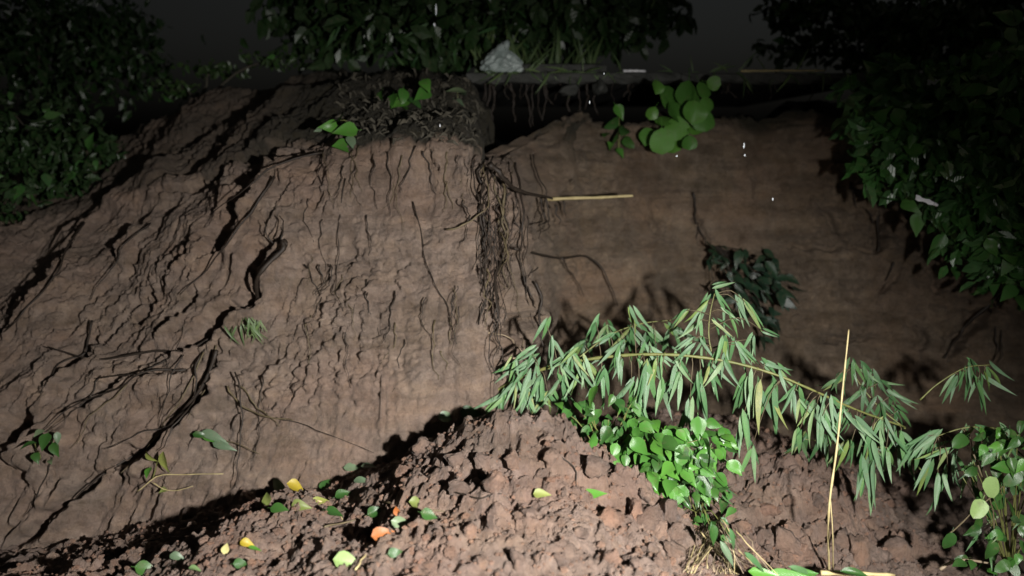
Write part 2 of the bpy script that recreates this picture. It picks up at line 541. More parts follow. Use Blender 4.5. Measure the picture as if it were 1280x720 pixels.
# hollow washed out under the slab and dark pocket below the bag
hol = np.exp(-((WX - 650) / 44) ** 2 - ((WY - 145) / 42) ** 2)
disp -= 0.42 * hol + 0.10 * sstep(0.1, 0.5, hol) * fbm(BX * 14, BS * 14, 65, 3)
und = sstep(0.42, 0.62, BX) * (1 - sstep(1.75, 2.0, BX)) * sstep(1.70, 1.78, BZ + 0.12 * fbm(BX * 5, BX * 0 + 1, 67, 4)) * (T2 < 3.2)
disp -= 0.35 * und
fade = np.where(T2 > 3.3, np.clip((3.6 - T2) / 0.3, 0, 1), 1) * np.where(np.abs(BX) > 3.3, 0.5, 1)
P = P + N * (disp * fade)[..., None]
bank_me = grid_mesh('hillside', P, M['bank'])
hum = sstep(-0.04 - 0.02 * wright, 0.02 + 0.08 * wright, BZ + 0.15 * wright - np.where(BX > 0.06, np.maximum(np.interp(BX, KX, prof['z2']), 1.74), np.interp(BX, KX, prof['z2'])) - 0.02 + 0.10 * fbm(BX * 5, BS * 5, 81, 4))
hum = hum * (0.6 + 0.4 * sstep(-1.6, -0.9, BX))
a = bank_me.attributes.new('humus', 'FLOAT', 'POINT')
a.data.foreach_set('value', np.clip(hum, 0, 1).reshape(-1).astype(np.float32))
a = bank_me.attributes.new('right_olive_tint', 'FLOAT', 'POINT')
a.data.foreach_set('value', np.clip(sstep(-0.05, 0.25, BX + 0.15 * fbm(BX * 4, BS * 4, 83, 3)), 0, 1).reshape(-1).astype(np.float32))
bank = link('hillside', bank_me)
tag(bank, 'steep broken earth bank laid bare by a landslide at night', 'earth bank', kind='structure')

# ------------------------------------------------------------------ STRUCTURE: slipped soil in front
ctrl = []


def cpt(px, py, Y):
    v = at(px, py, Y)
    ctrl.append((v.x, v.y, v.z))


# main mound crest, flanks, front
for a_ in [(560, 535, 2.52), (610, 520, 2.56), (660, 517, 2.58), (720, 532, 2.55), (765, 570, 2.50), (800, 600, 2.45), (850, 655, 2.35), (885, 700, 2.2),
           (520, 572, 2.50), (480, 596, 2.48), (430, 616, 2.46), (370, 622, 2.46), (320, 630, 2.44), (250, 664, 2.42), (180, 692, 2.38), (80, 716, 2.34), (0, 730, 2.3), (-120, 745, 2.3),
           (640, 720, 1.86), (500, 724, 1.84), (350, 730, 1.88), (200, 735, 2.0), (50, 752, 2.05), (800, 720, 1.88), (640, 620, 2.18), (560, 640, 2.12), (740, 640, 2.12),
           (640, 670, 2.0), (440, 640, 2.2), (400, 668, 2.1), (300, 668, 2.14), (840, 700, 2.02), (780, 650, 2.16),
           (960, 577, 3.05), (900, 590, 3.05), (1030, 600, 3.02), (1090, 640, 2.95), (1140, 692, 2.85), (900, 650, 2.75), (980, 660, 2.72), (1050, 690, 2.68), (950, 700, 2.5), (1030, 718, 2.5)]:
    cpt(*a_)
for q in [(0.05, 2.95, 0.38), (-0.5, 2.85, 0.31), (-1.0, 2.8, 0.19), (-1.8, 2.75, -0.02), (-2.6, 2.7, -0.1), (0.55, 2.75, 0.12), (0.6, 3.5, 0.22), (1.0, 3.6, 0.25), (1.6, 3.5, 0.0),
          (2.2, 3.3, -0.12), (2.6, 2.6, -0.12), (1.7, 2.75, -0.10), (1.4, 2.3, -0.02), (2.0, 2.0, -0.1), (1.0, 1.9, 0.12), (0.0, 1.2, 0.30), (-0.8, 1.2, 0.22), (0.8, 1.2, 0.15),
          (-1.8, 1.4, 0.05), (2.0, 1.2, -0.1), (-2.8, 1.5, -0.1), (0, 0.5, -0.05), (-1.5, 0.5, -0.08), (1.5, 0.5, -0.1), (2.9, 1.0, -0.12), (-3.2, 0.5, -0.12), (3.2, 3.4, -0.12), (-3.4, 2.8, -0.1)]:
    ctrl.append(q)
C = np.array(ctrl)


def tps(r2):
    return np.where(r2 > 1e-12, r2 * np.log(r2 + 1e-12), 0)


n = len(C)
K = tps(((C[:, None, :2] - C[None, :, :2]) ** 2).sum(-1)) + np.eye(n) * 0.004
A = np.zeros((n + 3, n + 3))
A[:n, :n] = K
A[:n, n] = 1
A[:n, n + 1:] = C[:, :2]
A[n:, :n] = A[:n, n:].T
sol = np.linalg.solve(A, np.concatenate([C[:, 2], np.zeros(3)]))
gx = np.concatenate([np.linspace(-3.4, -1.75, 90, endpoint=False), np.linspace(-1.75, 1.85, 900), np.linspace(1.85, 3.2, 90)[1:]])
gy = np.concatenate([np.linspace(0.45, 1.75, 60, endpoint=False), np.linspace(1.75, 3.15, 440), np.linspace(3.15, 3.7, 60)[1:]])
GX, GY = np.meshgrid(gx, gy)
H = sol[n] + sol[n + 1] * GX + sol[n + 2] * GY
for k in range(n):
    H += sol[k] * tps((GX - C[k, 0]) ** 2 + (GY - C[k, 1]) ** 2)
# folds and clods
H -= 0.022
H += 0.022 * fbm(GX * 5, GY * 5, 101, 4)
mpx, mpy, _ = project(GX, GY, H)
topz = np.exp(-((mpx - 640) / 110) ** 2 - ((mpy - 556) / 50) ** 2)
smo = sstep(0.36, 0.56, vnoise(GX * 3.1, GY * 3.1, 111))          # smeared smooth places
smo = np.clip(smo + 0.5 * topz, 0, 1)
rgh = (1 - 0.7 * smo) * (1 - 0.55 * (1 - sstep(330, 470, mpx)))
H += (1 - sstep(330, 470, mpx)) * 0.05 * (ridged((GX * 0.75 - GY * 0.66) * 11 + 0.6 * fbm(GX * 4, GY * 4, 191, 2), (GX * 0.66 + GY * 0.75) * 3, 193, 3) - 0.5)
WGX = GX + 0.030 * fbm(GX * 13, GY * 13, 171, 4)
WGY = GY + 0.030 * fbm(GX * 13, GY * 13, 181, 4)
H += rgh * (0.55 * lumps(WGX, WGY, 0.17, 21, 0.2, 0.62, 0.9) + 0.42 * lumps(WGX, WGY, 0.075, 23, 0.2, 0.7, 0.9))
H += (0.35 + 0.65 * rgh) * (0.65 * lumps(WGX, WGY, 0.036, 25, 0.2, 0.75, 0.8) + 0.55 * lumps(WGX, WGY, 0.018, 27, 0.2, 0.75, 0.8))
H += 0.045 * (ridged(WGX * 13, WGY * 6, 123, 4) - 0.5) + 0.022 * (ridged(WGX * 45, WGY * 18, 125, 3) - 0.5)
H -= (0.4 + 0.6 * rgh) * (0.6 * lumps(WGX, WGY, 0.055, 33, 0.1, 0.42, 0.6) + 0.65 * lumps(WGX, WGY, 0.026, 35, 0.1, 0.45, 0.6))
H += topz * 0.065 * (ridged((GX + 0.02 * fbm(GX * 8, GY * 8, 9, 2)) * 19, GY * 3.5, 121, 3) - 0.5)
H -= 0.035 * sstep(0.70, 0.86, ridged(GX * 6 + 0.5 * GY, GY * 6, 131, 2)) * rgh         # cracks between blocks
pit = np.zeros_like(H)
for (qx, qy, qw, qd) in [(588, 597, 12, .06), (765, 630, 24, .09), (775, 690, 20, .10), (450, 655, 45, .06), (345, 690, 40, .06), (545, 640, 20, .05), (1000, 645, 14, .06), (970, 655, 16, .07), (1015, 650, 10, .06), (1090, 665, 26, .08),
                         (740, 545, 20, .05), (540, 590, 20, .04), (410, 610, 26, .04)]:
    pit += qd * np.exp(-(((mpx - qx) / qw) ** 2 + ((mpy - qy) / (qw * 0.6)) ** 2))
H -= pit
H += 0.007 * fbm(GX * 90, GY * 70, 141, 3)
edge = np.clip(np.minimum.reduce([(GX + 3.4) / 0.4, (3.2 - GX) / 0.4, (GY - 0.45) / 0.3]), 0, 1)
H = -0.16 + (H + 0.16) * edge
# sideways jitter so that lumps are not pure heightfield
JX = GX + 0.012 * fbm(GX * 22, GY * 22, 151, 3) * rgh
JY = GY + 0.016 * fbm(GX * 22, GY * 22, 161, 3) * rgh
mound = link('earth_mound', grid_mesh('earth_mound', np.stack([JX, JY, H], -1), M['mound']))
tag(mound, 'heap of slipped reddish brown soil in front of the bank', 'earth mound', kind='structure')

# far ground sheet
gr = link('ground', mesh_from('ground', [(-400, -400, -0.14), (400, -400, -0.14), (400, 400, -0.14), (-400, 400, -0.14)], [(0, 1, 2, 3)], M['ground']))
tag(gr, 'dark wet ground at the foot of the bank', 'ground', kind='structure')

bpy.context.view_layer.update()


def hit(px, py):
    d = ray(px, py).normalized()
    best = None
    for o in (mound, bank):
        ok, p, nrm, _ = o.ray_cast(CAM, d, distance=30)
        if ok and (best is None or (p - CAM).length < (best[0] - CAM).length):
            if nrm.dot(d) > 0:
                nrm = -nrm
            best = (p.copy(), nrm.copy())
    if best is None:
        p = at(px, py, 5.0)
        return p, Vector((0, -1, 0))
    return best


# ------------------------------------------------------------------ shapes
def tube(pts, radii, sides=6):
    pts = [Vector(p) for p in pts]
    V, Fc = [], []
    up = Vector((0.3, 0.2, 0.93))
    prev = None
    for i, p in enumerate(pts):
        t = (pts[min(i + 1, len(pts) - 1)] - pts[max(i - 1, 0)]).normalized()
        if prev is None:
            u = t.cross(up)
            if u.length < 1e-3:
                u = t.cross(Vector((1, 0, 0)))
        else:
            u = prev - t * prev.dot(t)
        u.normalize()
        prev = u
        w = t.cross(u)
        r = radii[i] if hasattr(radii, '__len__') else radii
        for k in range(sides):
            an = 2 * math.pi * k / sides
            V.append(p + (u * math.cos(an) + w * math.sin(an)) * r)
    for i in range(len(pts) - 1):
        for k in range(sides):
            a0, a1_ = i * sides + k, i * sides + (k + 1) % sides
            Fc.append((a0, a1_, a1_ + sides, a0 + sides))
    Fc.append(tuple(range(sides - 1, -1, -1)))
    Fc.append(tuple(range((len(pts) - 1) * sides, len(pts) * sides)))
    return V, Fc


def spline(pts, per=5):
    pts = [Vector(p) for p in pts]
    if len(pts) < 3:
        return [pts[0].lerp(pts[-1], i / per) for i in range(per + 1)]
    Q = [pts[0] * 2 - pts[1]] + pts + [pts[-1] * 2 - pts[-2]]
    out = []
    for i in range(1, len(Q) - 2):
        p0, p1, p2, p3 = Q[i - 1:i + 3]
        for k in range(per):
            t = k / per
            out.append(0.5 * ((2 * p1) + (p2 - p0) * t + (2 * p0 - 5 * p1 + 4 * p2 - p3) * t * t + (3 * p1 - p0 - 3 * p2 + p3) * t ** 3))
    out.append(pts[-1])
    return out


def tube_obj(name, pts, r0, r1, mat, parent=None, sides=6, wig=0.0, per=5, origin=None):
    sp = spline(pts, per)
    n_ = len(sp)
    if wig:
        ph = [random.uniform(0, 6.28) for _ in range(6)]
        for i in range(1, n_):
            t = i / n_ * 9
            sp[i] = sp[i] + Vector((math.sin(t * 1.3 + ph[0]) + 0.6 * math.sin(t * 3.1 + ph[1]), math.sin(t * 1.7 + ph[2]), math.sin(t * 1.1 + ph[3]) * 0.6)) * wig
    rad = [(r0 + (r1 - r0) * i / (n_ - 1)) * (1 + 0.18 * math.sin(i * 2.3)) for i in range(n_)]
    org = parent.location if parent is not None else (Vector(origin) if origin is not None else Vector((0, 0, 0)))
    V, Fc = tube([p - org for p in sp], rad, sides)
    o = link(name, mesh_from(name, V, Fc, mat), parent)
    if parent is None:
        o.location = org
    return o, sp


def leaf_mesh(name, shape, mat, droop=0.25, fold=0.18, curl=0.0, n_=7, petiole=0.0):
    """unit-length leaf along +X, width scaled inside `shape(t)`; z up"""
    V, Fc = [], []
    for i in range(n_ + 1):
        t = i / n_
        hw = shape(t)
        x = t * (1 - 0.12 * droop * t)
        z = -droop * t * t
        f = fold * hw
        rip = curl * math.sin(t * 9.0) * hw
        V += [(x, -hw, z + f + rip), (x, -hw * 0.5, z + f * 0.45), (x, 0, z), (x, hw * 0.5, z + f * 0.45), (x, hw, z + f - rip)]
    for i in range(n_):
        for k in range(4):
            a0 = i * 5 + k
            Fc.append((a0, a0 + 5, a0 + 6, a0 + 1))
    if petiole:
        b = len(V)
        w = 0.012
        V += [(-petiole, -w, 0.02), (-petiole, w, 0.02), (0.02, w, 0.0), (0.02, -w, 0.0), (-petiole, 0, -w), (0.02, 0, -w)]
        Fc += [(b, b + 3, b + 2, b + 1), (b, b + 4, b + 5, b + 3), (b + 1, b + 2, b + 5, b + 4)]
    return mesh_from(name, V, Fc, mat)


lance = lambda w: (lambda t: w * (math.sin(math.pi * min(1, t * 1.02) ** 0.62) ** 0.85 if 0 < t < 0.98 else 0.001))
ovate = lambda w: (lambda t: w * (math.sin(math.pi * t ** 0.68) ** 1.05 * (1 - 0.35 * t) * 1.2 if 0 < t < 1 else 0.001))
roundl = lambda w: (lambda t: w * (math.sqrt(max(0, 1 - (2 * t - 1) ** 2)) if 0 < t < 1 else 0.001))
heart = lambda w: (lambda t: w * ((1 - t) ** 0.55 * (0.35 + 1.9 * t ** 0.45) / 1.35 if t < 1 else 0.001))
L = {}


def variants(key, shape, mat, k=5, droop=(0.1, 0.45), fold=(0.05, 0.35), curl=0.06, petiole=0.0):
    L[key] = [leaf_mesh('leaf', shape, M[mat], random.uniform(*droop), random.uniform(*fold), random.uniform(-curl, curl), 7, petiole) for _ in range(k)]


variants('bamboo', lance(0.061), 'bamboo', 9, (0.05, 0.7), (0.0, 0.45), 0.2)
variants('bamboo_dark', lance(0.064), 'bamboo_dark', 6, (0.0, 0.6), (0.0, 0.45), 0.15)
variants('weed', ovate(0.30), 'bright', 6, petiole=0.15)
variants('weed_dark', ovate(0.30), 'weed_dark', 5, petiole=0.15)
variants('round', lambda t: roundl(0.5)(t) * (0.82 + 0.3 * t), 'round', 8, (0.0, 0.5), (-0.25, 0.45), 0.15, petiole=0.4)
variants('heart', heart(0.34), 'weed_dark', 6, (0.1, 0.6), (0, .5), .15, petiole=0.3)
variants('heart_pale', heart(0.42), 'palegreen', 3, (0, 0.2), petiole=0.3)
variants('bush', ovate(0.26), 'bush', 5, petiole=0.1)
variants('pine', ovate(0.20), 'pine', 5, petiole=0.1)
variants('grey', ovate(0.24), 'grey_leaf', 4)
for nm_ in ('yellow', 'paleyellow', 'olive', 'orange', 'palegreen'):
    variants(nm_, ovate(0.27), nm_, 4, (0.1, 0.5), (0.1, 0.5), 0.12)
variants('fallen_green', ovate(0.19), 'bright', 3, (0.0, 0.2), (0.1, 0.3))
variants('grassblade', lance(0.035), 'grass', 5, (0.1, 0.6))


def frame(dirv, upv):
    x = Vector(dirv).normalized()
    y = Vector(upv).cross(x)
    if y.length < 1e-4:
        y = Vector((1, 0, 0)).cross(x)
    y.normalize()
    z = x.cross(y)
    return Matrix((x, y, z)).transposed()


def put_leaf(key, pos, dirv, upv, length, parent=None, name='leaf', wscale=1.0):
    o = bpy.data.objects.new(name, random.choice(L[key]))
    COL.objects.link(o)
    R = frame(dirv, upv)
    Sm = Matrix.Diagonal((length, length * wscale, length))
    base = Vector(pos) - (parent.location if parent else Vector((0, 0, 0)))
    o.matrix_world = Matrix.Translation(base) @ (R @ Sm).to_4x4()
    if parent:
        o.parent = parent
    return o


def rv(s=1.0):
    return Vector((random.gauss(0, s), random.gauss(0, s), random.gauss(0, s)))


def leaf_cloud(name, clumps, n_, size, mat, parent=None, aspect=0.26, down=0.3):
    """one mesh of many small folded leaves spread through ellipsoid clumps [(centre, radii)]"""
    V, Fc = [], []
    org = parent.location if parent else Vector((0, 0, 0))
    vol = [c[1][0] * c[1][1] * c[1][2] for c in clumps]
    for (c, r), v in zip(clumps, vol):
        k = int(n_ * v / sum(vol))
        subs = []
        for _ in range(16):
            d = rv().normalized() * (random.random() ** 0.4) * 1.05
            subs.append((d, random.uniform(.10, .34)))
        for _ in range(k):
            d, w_ = random.choice(subs)
            d = d + rv(w_)
            p = Vector((c[0] + d.x * r[0], c[1] + d.y * r[1], c[2] + d.z * r[2])) - org
            s = size * random.uniform(0.6, 1.4)
            dr = (rv() + Vector((0, 0, -down * 3))).normalized()
            Rm = frame(dr, rv())
            b = len(V)
            for q in ((0, 0, 0), (0.35, -aspect, 0.08), (0.75, -aspect * 0.7, 0.05), (1, 0, -0.12), (0.75, aspect * 0.7, 0.05), (0.35, aspect, 0.08), (0.5, 0, -0.01)):
                V.append(p + Rm @ (Vector(q) * s))
            Fc += [(b, b + 1, b + 6), (b + 1, b + 2, b + 6), (b + 2, b + 3, b + 6), (b + 3, b + 4, b + 6), (b + 4, b + 5, b + 6), (b + 5, b, b + 6)]
    o = link(name, mesh_from(name, V, Fc, mat, smooth=False), parent)
    o['kind'] = 'stuff'
    return o


# ------------------------------------------------------------------ concrete slab at the top of the cut
x0, x1 = -0.26, 2.05
zs = at(800, 91, 4.62).z
sb = thing('concrete_slab', 'grey concrete slab edge overhanging the washed out bank top', 'slab', (x0, 4.62, zs))


def rough_box(w, d, h, seg=24, j=0.012, seed=0):
    """box with worn, slightly broken edges; origin at top front left"""
    V, Fc = [], []
    prof_ = [(0.006, 0), (0, -0.008), (0, -h * 0.5), (0.004, -h + 0.01), (0.02, -h), (d, -h), (d, 0)]
    m_ = len(prof_)
    rnd = random.Random(seed)
    for i in range(seg + 1):
        for k, (y, z) in enumerate(prof_):
            jj = j if k < 5 else 0
            V.append((w * i / seg, y + rnd.uniform(-jj, jj) * 0.8, z + (rnd.uniform(-jj, jj) if 0 < k < 5 else rnd.uniform(-jj, 0) * 0.3)))
    for i in range(seg):
        for k in range(m_):
            a0, b0 = i * m_ + k, i * m_ + (k + 1) % m_
            Fc.append((a0, b0, b0 + m_, a0 + m_))
    Fc.append(tuple(range(m_)))
    Fc.append(tuple(range(seg * m_ + m_ - 1, seg * m_ - 1, -1)))
    return V, Fc


V, Fc = rough_box(x1 - x0, 2.6, 0.055, 60, 0.008, 3)
link('slab_body', mesh_from('slab_body', V, Fc, M['concrete'], False), sb)
V, Fc = rough_box(0.55, 0.10, 0.05, 20, 0.006, 5)
link('kerb_strip', mesh_from('kerb_strip', V, Fc, M['concrete'], False), sb, (0.25, 0.03, 0.052))


def chunk(name, loc, size, mat, seed, sub=2, amp=0.28, parent=None):
    import bmesh
    from mathutils import noise as mn
    bm = bmesh.new()
    bmesh.ops.create_icosphere(bm, subdivisions=sub, radius=1.0)
    rnd = random.Random(seed)
    off = Vector((rnd.uniform(0, 99), rnd.uniform(0, 99), rnd.uniform(0, 99)))
    planes = [(Vector((rnd.gauss(0, 1), rnd.gauss(0, 1), rnd.gauss(0, 1))).normalized(), rnd.uniform(0.45, 0.8)) for _ in range(9)]
    for v in bm.verts:
        c = v.co.copy()
        for nrm, d in planes:
            e = c.dot(nrm) - d
            if e > 0:
                c -= nrm * e * 0.92
        v.co = c * (1 + amp * mn.noise(c * 1.7 + off) + amp * 0.8 * mn.noise(c * 4.1 + off) + amp * 0.5 * mn.noise(c * 9 + off))
        v.co = Vector((v.co.x * size[0], v.co.y * size[1], v.co.z * size[2]))
    me = bpy.data.meshes.new(name)
    bm.to_mesh(me)
    bm.free()
    me.materials.append(mat)
    if sub > 2:
        me.polygons.foreach_set('use_smooth', [True] * len(me.polygons))
    o = link(name, me, parent, loc)
    o.rotation_euler = (rnd.uniform(0, 6), rnd.uniform(0, 6), rnd.uniform(0, 6))
    return o


for k, (px, py, sz, lb) in enumerate([(712, 112, (.075, .05, .035), 'flat grey concrete lump lodged just under the slab edge'),
                                      (752, 110, (.045, .05, .06), 'squarish grey concrete lump beside a wet glint under the slab'),
                                      (690, 86, (.05, .05, .025), 'small grey concrete lump lying on the slab beside the plastic bag')]):
    p = at(px, py, 4.58 if k < 2 else 4.72)
    if k == 2:
        p.z = zs + 0.02
    tag(chunk('concrete_lump', p, sz, M['concrete'], 40 + k), lb, 'rubble', 'broken concrete lumps at the slab')
# two thin strips added in place of light reflections on the slab edge
o, _ = tube_obj('glint_strip', [at(779, 91.5, 4.60) + Vector((0, 0, .012)), at(792, 91.5, 4.60) + Vector((0, 0, .013)), at(807, 91.5, 4.60) + Vector((0, 0, .011))], .008, .007, M['white'], origin=at(779, 91.5, 4.6))
tag(o, 'short white strip standing in for a glint on the front slab edge', 'strip')
o, _ = tube_obj('tan_glint_strip', [at(926, 92, 4.62) + Vector((0, 0, .014)), at(975, 92, 4.62) + Vector((0, 0, .016)), at(1030, 91, 4.62) + Vector((0, 0, .012))], .007, .005, M['straw'], origin=at(926, 92, 4.62))  # straw coloured tube drawn where the slab edge reflects light
tag(o, 'long straw coloured strip standing in for reflected light along the slab edge', 'cane')


# ------------------------------------------------------------------ crumpled plastic bag
def bag():
    import bmesh
    bm = bmesh.new()
    bmesh.ops.create_icosphere(bm, subdivisions=5, radius=1.0)
    for v in bm.verts:
        c = v.co
        az = math.atan2(c.y, c.x)
        r = 1 + 0.10 * math.sin(az * 7 + c.z * 4) + 0.07 * math.sin(az * 13 - c.z * 9 + 1)
        r += 0.10 * abs(math.sin(c.x * 5 + c.z * 7)) + 0.06 * abs(math.sin(c.y * 11 - c.z * 13 + c.x * 9))
        tz = (c.z + 1) / 2
        sq = 1 - 0.62 * tz ** 1.5
        x, y = c.x * r * sq, c.y * r * sq
        z = max(c.z, -0.72) + (0.10 * math.sin(az * 5) if tz > 0.6 else 0)
        v.co = Vector((x * 0.125 - 0.02 * tz, y * 0.09, (z + 0.72) * 0.085))
    me = bpy.data.meshes.new('plastic_bag')
    bm.to_mesh(me)
    bm.free()
    me.materials.append(M['plastic'])
    return me


pb = thing('plastic_bag', 'crumpled whitish plastic bag lying on the slab edge', 'plastic bag', at(630, 98, 4.68))
pb.location.z = zs + 0.004
link('bag_body', bag(), pb)
kn, _ = tube_obj('tied_neck', [pb.location + Vector((-.02, 0, .12)), pb.location + Vector((-.01, -.02, .145)), pb.location + Vector((.03, -.03, .15))], .018, .03, M['plastic'], pb, 8, 0.004)


# ------------------------------------------------------------------ roots
def surf(pxs, off):
    out = []
    for (px, py) in pxs:
        p, nrm = hit(px, py)
        out.append(p + nrm * off + Vector((0, -off * 0.5, 0)))
    return out


def roots(label, cat, lists, r, mat, name='root_cluster'):
    """a cluster of roots that hang together; each root is a part"""
    first = surf(lists[0][0][:1], 0.0)[0]
    t = thing(name, label, cat, first)
    for (pp, off, w) in lists:
        if isinstance(off, tuple) and off[0] == 'h':
            ys = [min(hit(q[0] + dx_, q[1])[0].y for dx_ in (-12, -6, 0, 6, 12)) - off[1] for q in pp]
            ys = [min(ys[max(0, i_ - 1)], ys[i_], ys[min(len(ys) - 1, i_ + 1)]) * .5 + ys[i_] * .5 for i_ in range(len(ys))]
            pts = [at(q[0], q[1], y_) for q, y_ in zip(pp, ys)]
        elif isinstance(off, tuple):
            pts = [at(q[0], q[1], off[0] + (off[1] - off[0]) * i_ / (len(pp) - 1)) for i_, q in enumerate(pp)]
        else:
            pts = surf(pp, off)
        tube_obj('root', pts, r * w, r * w * 0.35, M[mat] if isinstance(mat, str) else random.choice([M[q] for q in mat]), t, 5, 0.006, 5)
    return t


cur = []
for k in range(46):
    sx, sy = random.gauss(622, 19), random.uniform(190, 380)
    ln = random.uniform(50, 170)
    pts, x = [], sx
    for q in range(6):
        pts.append((x, sy + ln * q / 5))
        x += random.uniform(-8, 9)
    cur.append((pts, ('h', random.uniform(.002, .03)), random.choice((.4, .5, .6, .8, 1.0, 1.5))))
roots('curtain of thin dark roots hanging at the broken corner of the bank', 'roots', cur, 0.0045, ('root', 'root', 'root', 'root', 'root', 'twig'))
mid = [([(522, 183), (510, 215), (500, 243)], .012, 1.2), ([(487, 190), (489, 230), (486, 272)], .01, 1), ([(532, 188), (540, 215), (541, 245)], .012, 1.2),
       ([(560, 190), (556, 220), (566, 262)], .01, 1), ([(432, 226), (424, 290), (420, 350), (426, 388)], .012, .9), ([(458, 270), (465, 300), (462, 330)], .01, .8),
       ([(515, 252), (538, 330), (556, 385), (575, 430)], .014, .9), ([(558, 287), (590, 277), (610, 250), (606, 205)], ('h', .03), 1.5), ([(578, 250), (585, 268), (600, 281)], ('h', .03), 1.1),
       ([(405, 190), (400, 220), (412, 250)], .01, 1), ([(440, 190), (445, 215), (452, 240)], .01, .8), ([(384, 330), (400, 365), (395, 400)], .012, 1.1), ([(400, 330), (408, 350), (398, 372)], .02, 1),
       ([(412, 335), (418, 352), (402, 366)], .02, 1), ([(492, 365), (487, 400), (480, 430)], .01, 1), ([(545, 400), (542, 440), (548, 475)], .01, .9), ([(562, 395), (564, 430)], .01, 1.2),
       ([(505, 195), (498, 240), (503, 290)], .012, .7), ([(575, 195), (570, 225)], .012, .8), ([(550, 440), (560, 465)], .01, .9), ([(468, 200), (466, 235), (474, 262)], .01, .8)]
for k in range(26):
    sx, sy = random.uniform(380, 604), random.uniform(182, 440)
    mid.append(([(sx, sy), (sx + random.uniform(-8, 8), sy + 25), (sx + random.uniform(-16, 16), sy + random.uniform(40, 80))], random.uniform(.002, .016), random.uniform(.4, .95)))
roots('fine dark roots threading down the pale middle face of the bank', 'roots', mid, 0.0032, ('root', 'root', 'twig'))
roots('long forked dark root running down the left part of the bank', 'root',
      [([(372, 298), (352, 320), (330, 346), (314, 380), (272, 406), (236, 430)], .045, 3.0), ([(236, 430), (190, 438), (130, 442), (62, 440)], .03, 1.6),
       ([(352, 320), (343, 300), (335, 278)], .04, 1.2), ([(356, 312), (362, 296), (358, 280)], .05, 1.3), ([(272, 406), (255, 450), (240, 490), (205, 530)], .03, 1.3),
       ([(236, 430), (200, 452), (170, 470), (120, 474)], .03, 1.2)], 0.0042, 'root')
roots('three long thin dark roots lying diagonally across the far left face', 'roots',
      [([(106, 282), (80, 326), (58, 362), (30, 396), (-6, 424)], .03, 1.5), ([(345, 224), (318, 262), (290, 300), (262, 336), (232, 362)], .03, 1.5), ([(190, 282), (164, 308), (140, 338), (112, 372)], .03, 1.2),
       ([(404, 194), (352, 212), (312, 240), (270, 268)], .03, 1.3)], 0.0042, 'root')
roots('branching dark roots sweeping down the lower left face beside the twig', 'roots',
      [([(278, 430), (242, 490), (204, 528), (170, 562), (128, 590), (84, 626)], .035, 2.0), ([(242, 490), (226, 528), (200, 560)], .03, 1.0), ([(236, 455), (190, 470), (150, 482), (98, 510), (52, 540)], .03, 1.3),
       ([(118, 402), (101, 440), (72, 460), (46, 494)], .03, 1.3), ([(204, 528), (180, 535), (140, 556)], .03, .9)], 0.0042, 'root')
roots('loose thin roots trailing over the lower left of the bank', 'roots',
      [([(300, 470), (306, 520), (302, 570), (300, 612)], .03, 1.0), ([(285, 480), (310, 505), (345, 522), (372, 524)], .03, 1.4), ([(300, 478), (330, 512), (352, 530)], .02, 1.0),
       ([(350, 522), (400, 535), (470, 562)], .015, .7), ([(232, 440), (214, 490), (196, 540)], .02, .9), ([(255, 440), (222, 500), (190, 545), (160, 590)], .02, .9),
       ([(270, 430), (260, 470), (242, 520)], .02, .9), ([(240, 380), (225, 420), (205, 470)], .01, .7), ([(70, 560), (60, 600), (30, 650)], .01, 1), ([(160, 480), (120, 520), (90, 560)], .012, .9),
       ([(130, 470), (100, 510), (60, 540)], .012, .9), ([(330, 470), (326, 520), (322, 570)], .01, .8)], 0.0036, ('root', 'twig'))
roots('arched root sticking out of the smooth right face near the corner', 'root',
      [([(645, 317), (690, 320), (735, 330), (762, 352), (773, 382)], .05, 1.6), ([(690, 320), (712, 338), (730, 372)], .05, 1.2), ([(655, 350), (664, 376), (676, 402)], .03, 1.3), ([(664, 335), (655, 355)], .03, .8)], 0.0042, 'root')
roots('dark root stubs dangling below the yellow stick', 'root',
      [([(612, 205), (628, 222), (655, 240), (692, 249)], ('h', .03), 3.2), ([(664, 250), (670, 275), (664, 292)], .05, 1.4), ([(672, 252), (676, 280), (670, 298)], .05, 1.2), ([(684, 250), (690, 275)], .05, 1.6), ([(692, 248), (702, 275)], .05, 1.4)], 0.0045, 'root')
roots('thin dark root hanging on the right face above the dark sprig', 'root', [([(866, 246), (876, 280), (886, 312)], .03, 1.7), ([(876, 280), (870, 300)], .02, 1.0)], 0.0045, 'root')
roots('thick bent root at the far right of the bank', 'root', [([(1248, 366), (1225, 398), (1192, 424), (1187, 452)], .04, 2.6), ([(1235, 385), (1244, 420), (1236, 452)], .03, 1.2), ([(1246, 380), (1250, 420), (1246, 450)], .03, 1.0)], 0.0050, 'root')
roots('dark stub roots under the leafy bush on the right', 'root', [([(1112, 205), (1104, 260), (1092, 312)], .04, 3.0), ([(1138, 225), (1142, 285)], .04, 2.2), ([(1062, 225), (1070, 262)], .03, 1.2), ([(1092, 275), (1080, 262)], .03, 1.2), ([(1112, 330), (1100, 360)], .03, 1.2)], 0.0052, 'root')
roots('small pale roots poking up at the foot of the corner', 'roots', [([(612, 412), (630, 425), (648, 440)], .03, 1.3), ([(648, 440), (652, 420)], .03, 1.0), ([(640, 452), (660, 446)], .03, 1)], 0.0036, 'root_pale')
roots('dark roots and soil shreds dangling from under the slab', 'roots',
      [([(x_, 96), (x_ + random.uniform(-5, 5), 96 + l_ * .5), (x_ + random.uniform(-9, 9), 96 + l_)], (4.72, 4.70), random.uniform(.8, 2.6)) for x_, l_ in
       [(random.uniform(606, 760), random.uniform(18, 80)) for _ in range(22)] + [(random.uniform(760, 1050), random.uniform(8, 34)) for _ in range(20)]], 0.0045, 'root')
p0 = hit(688, 249)[0]
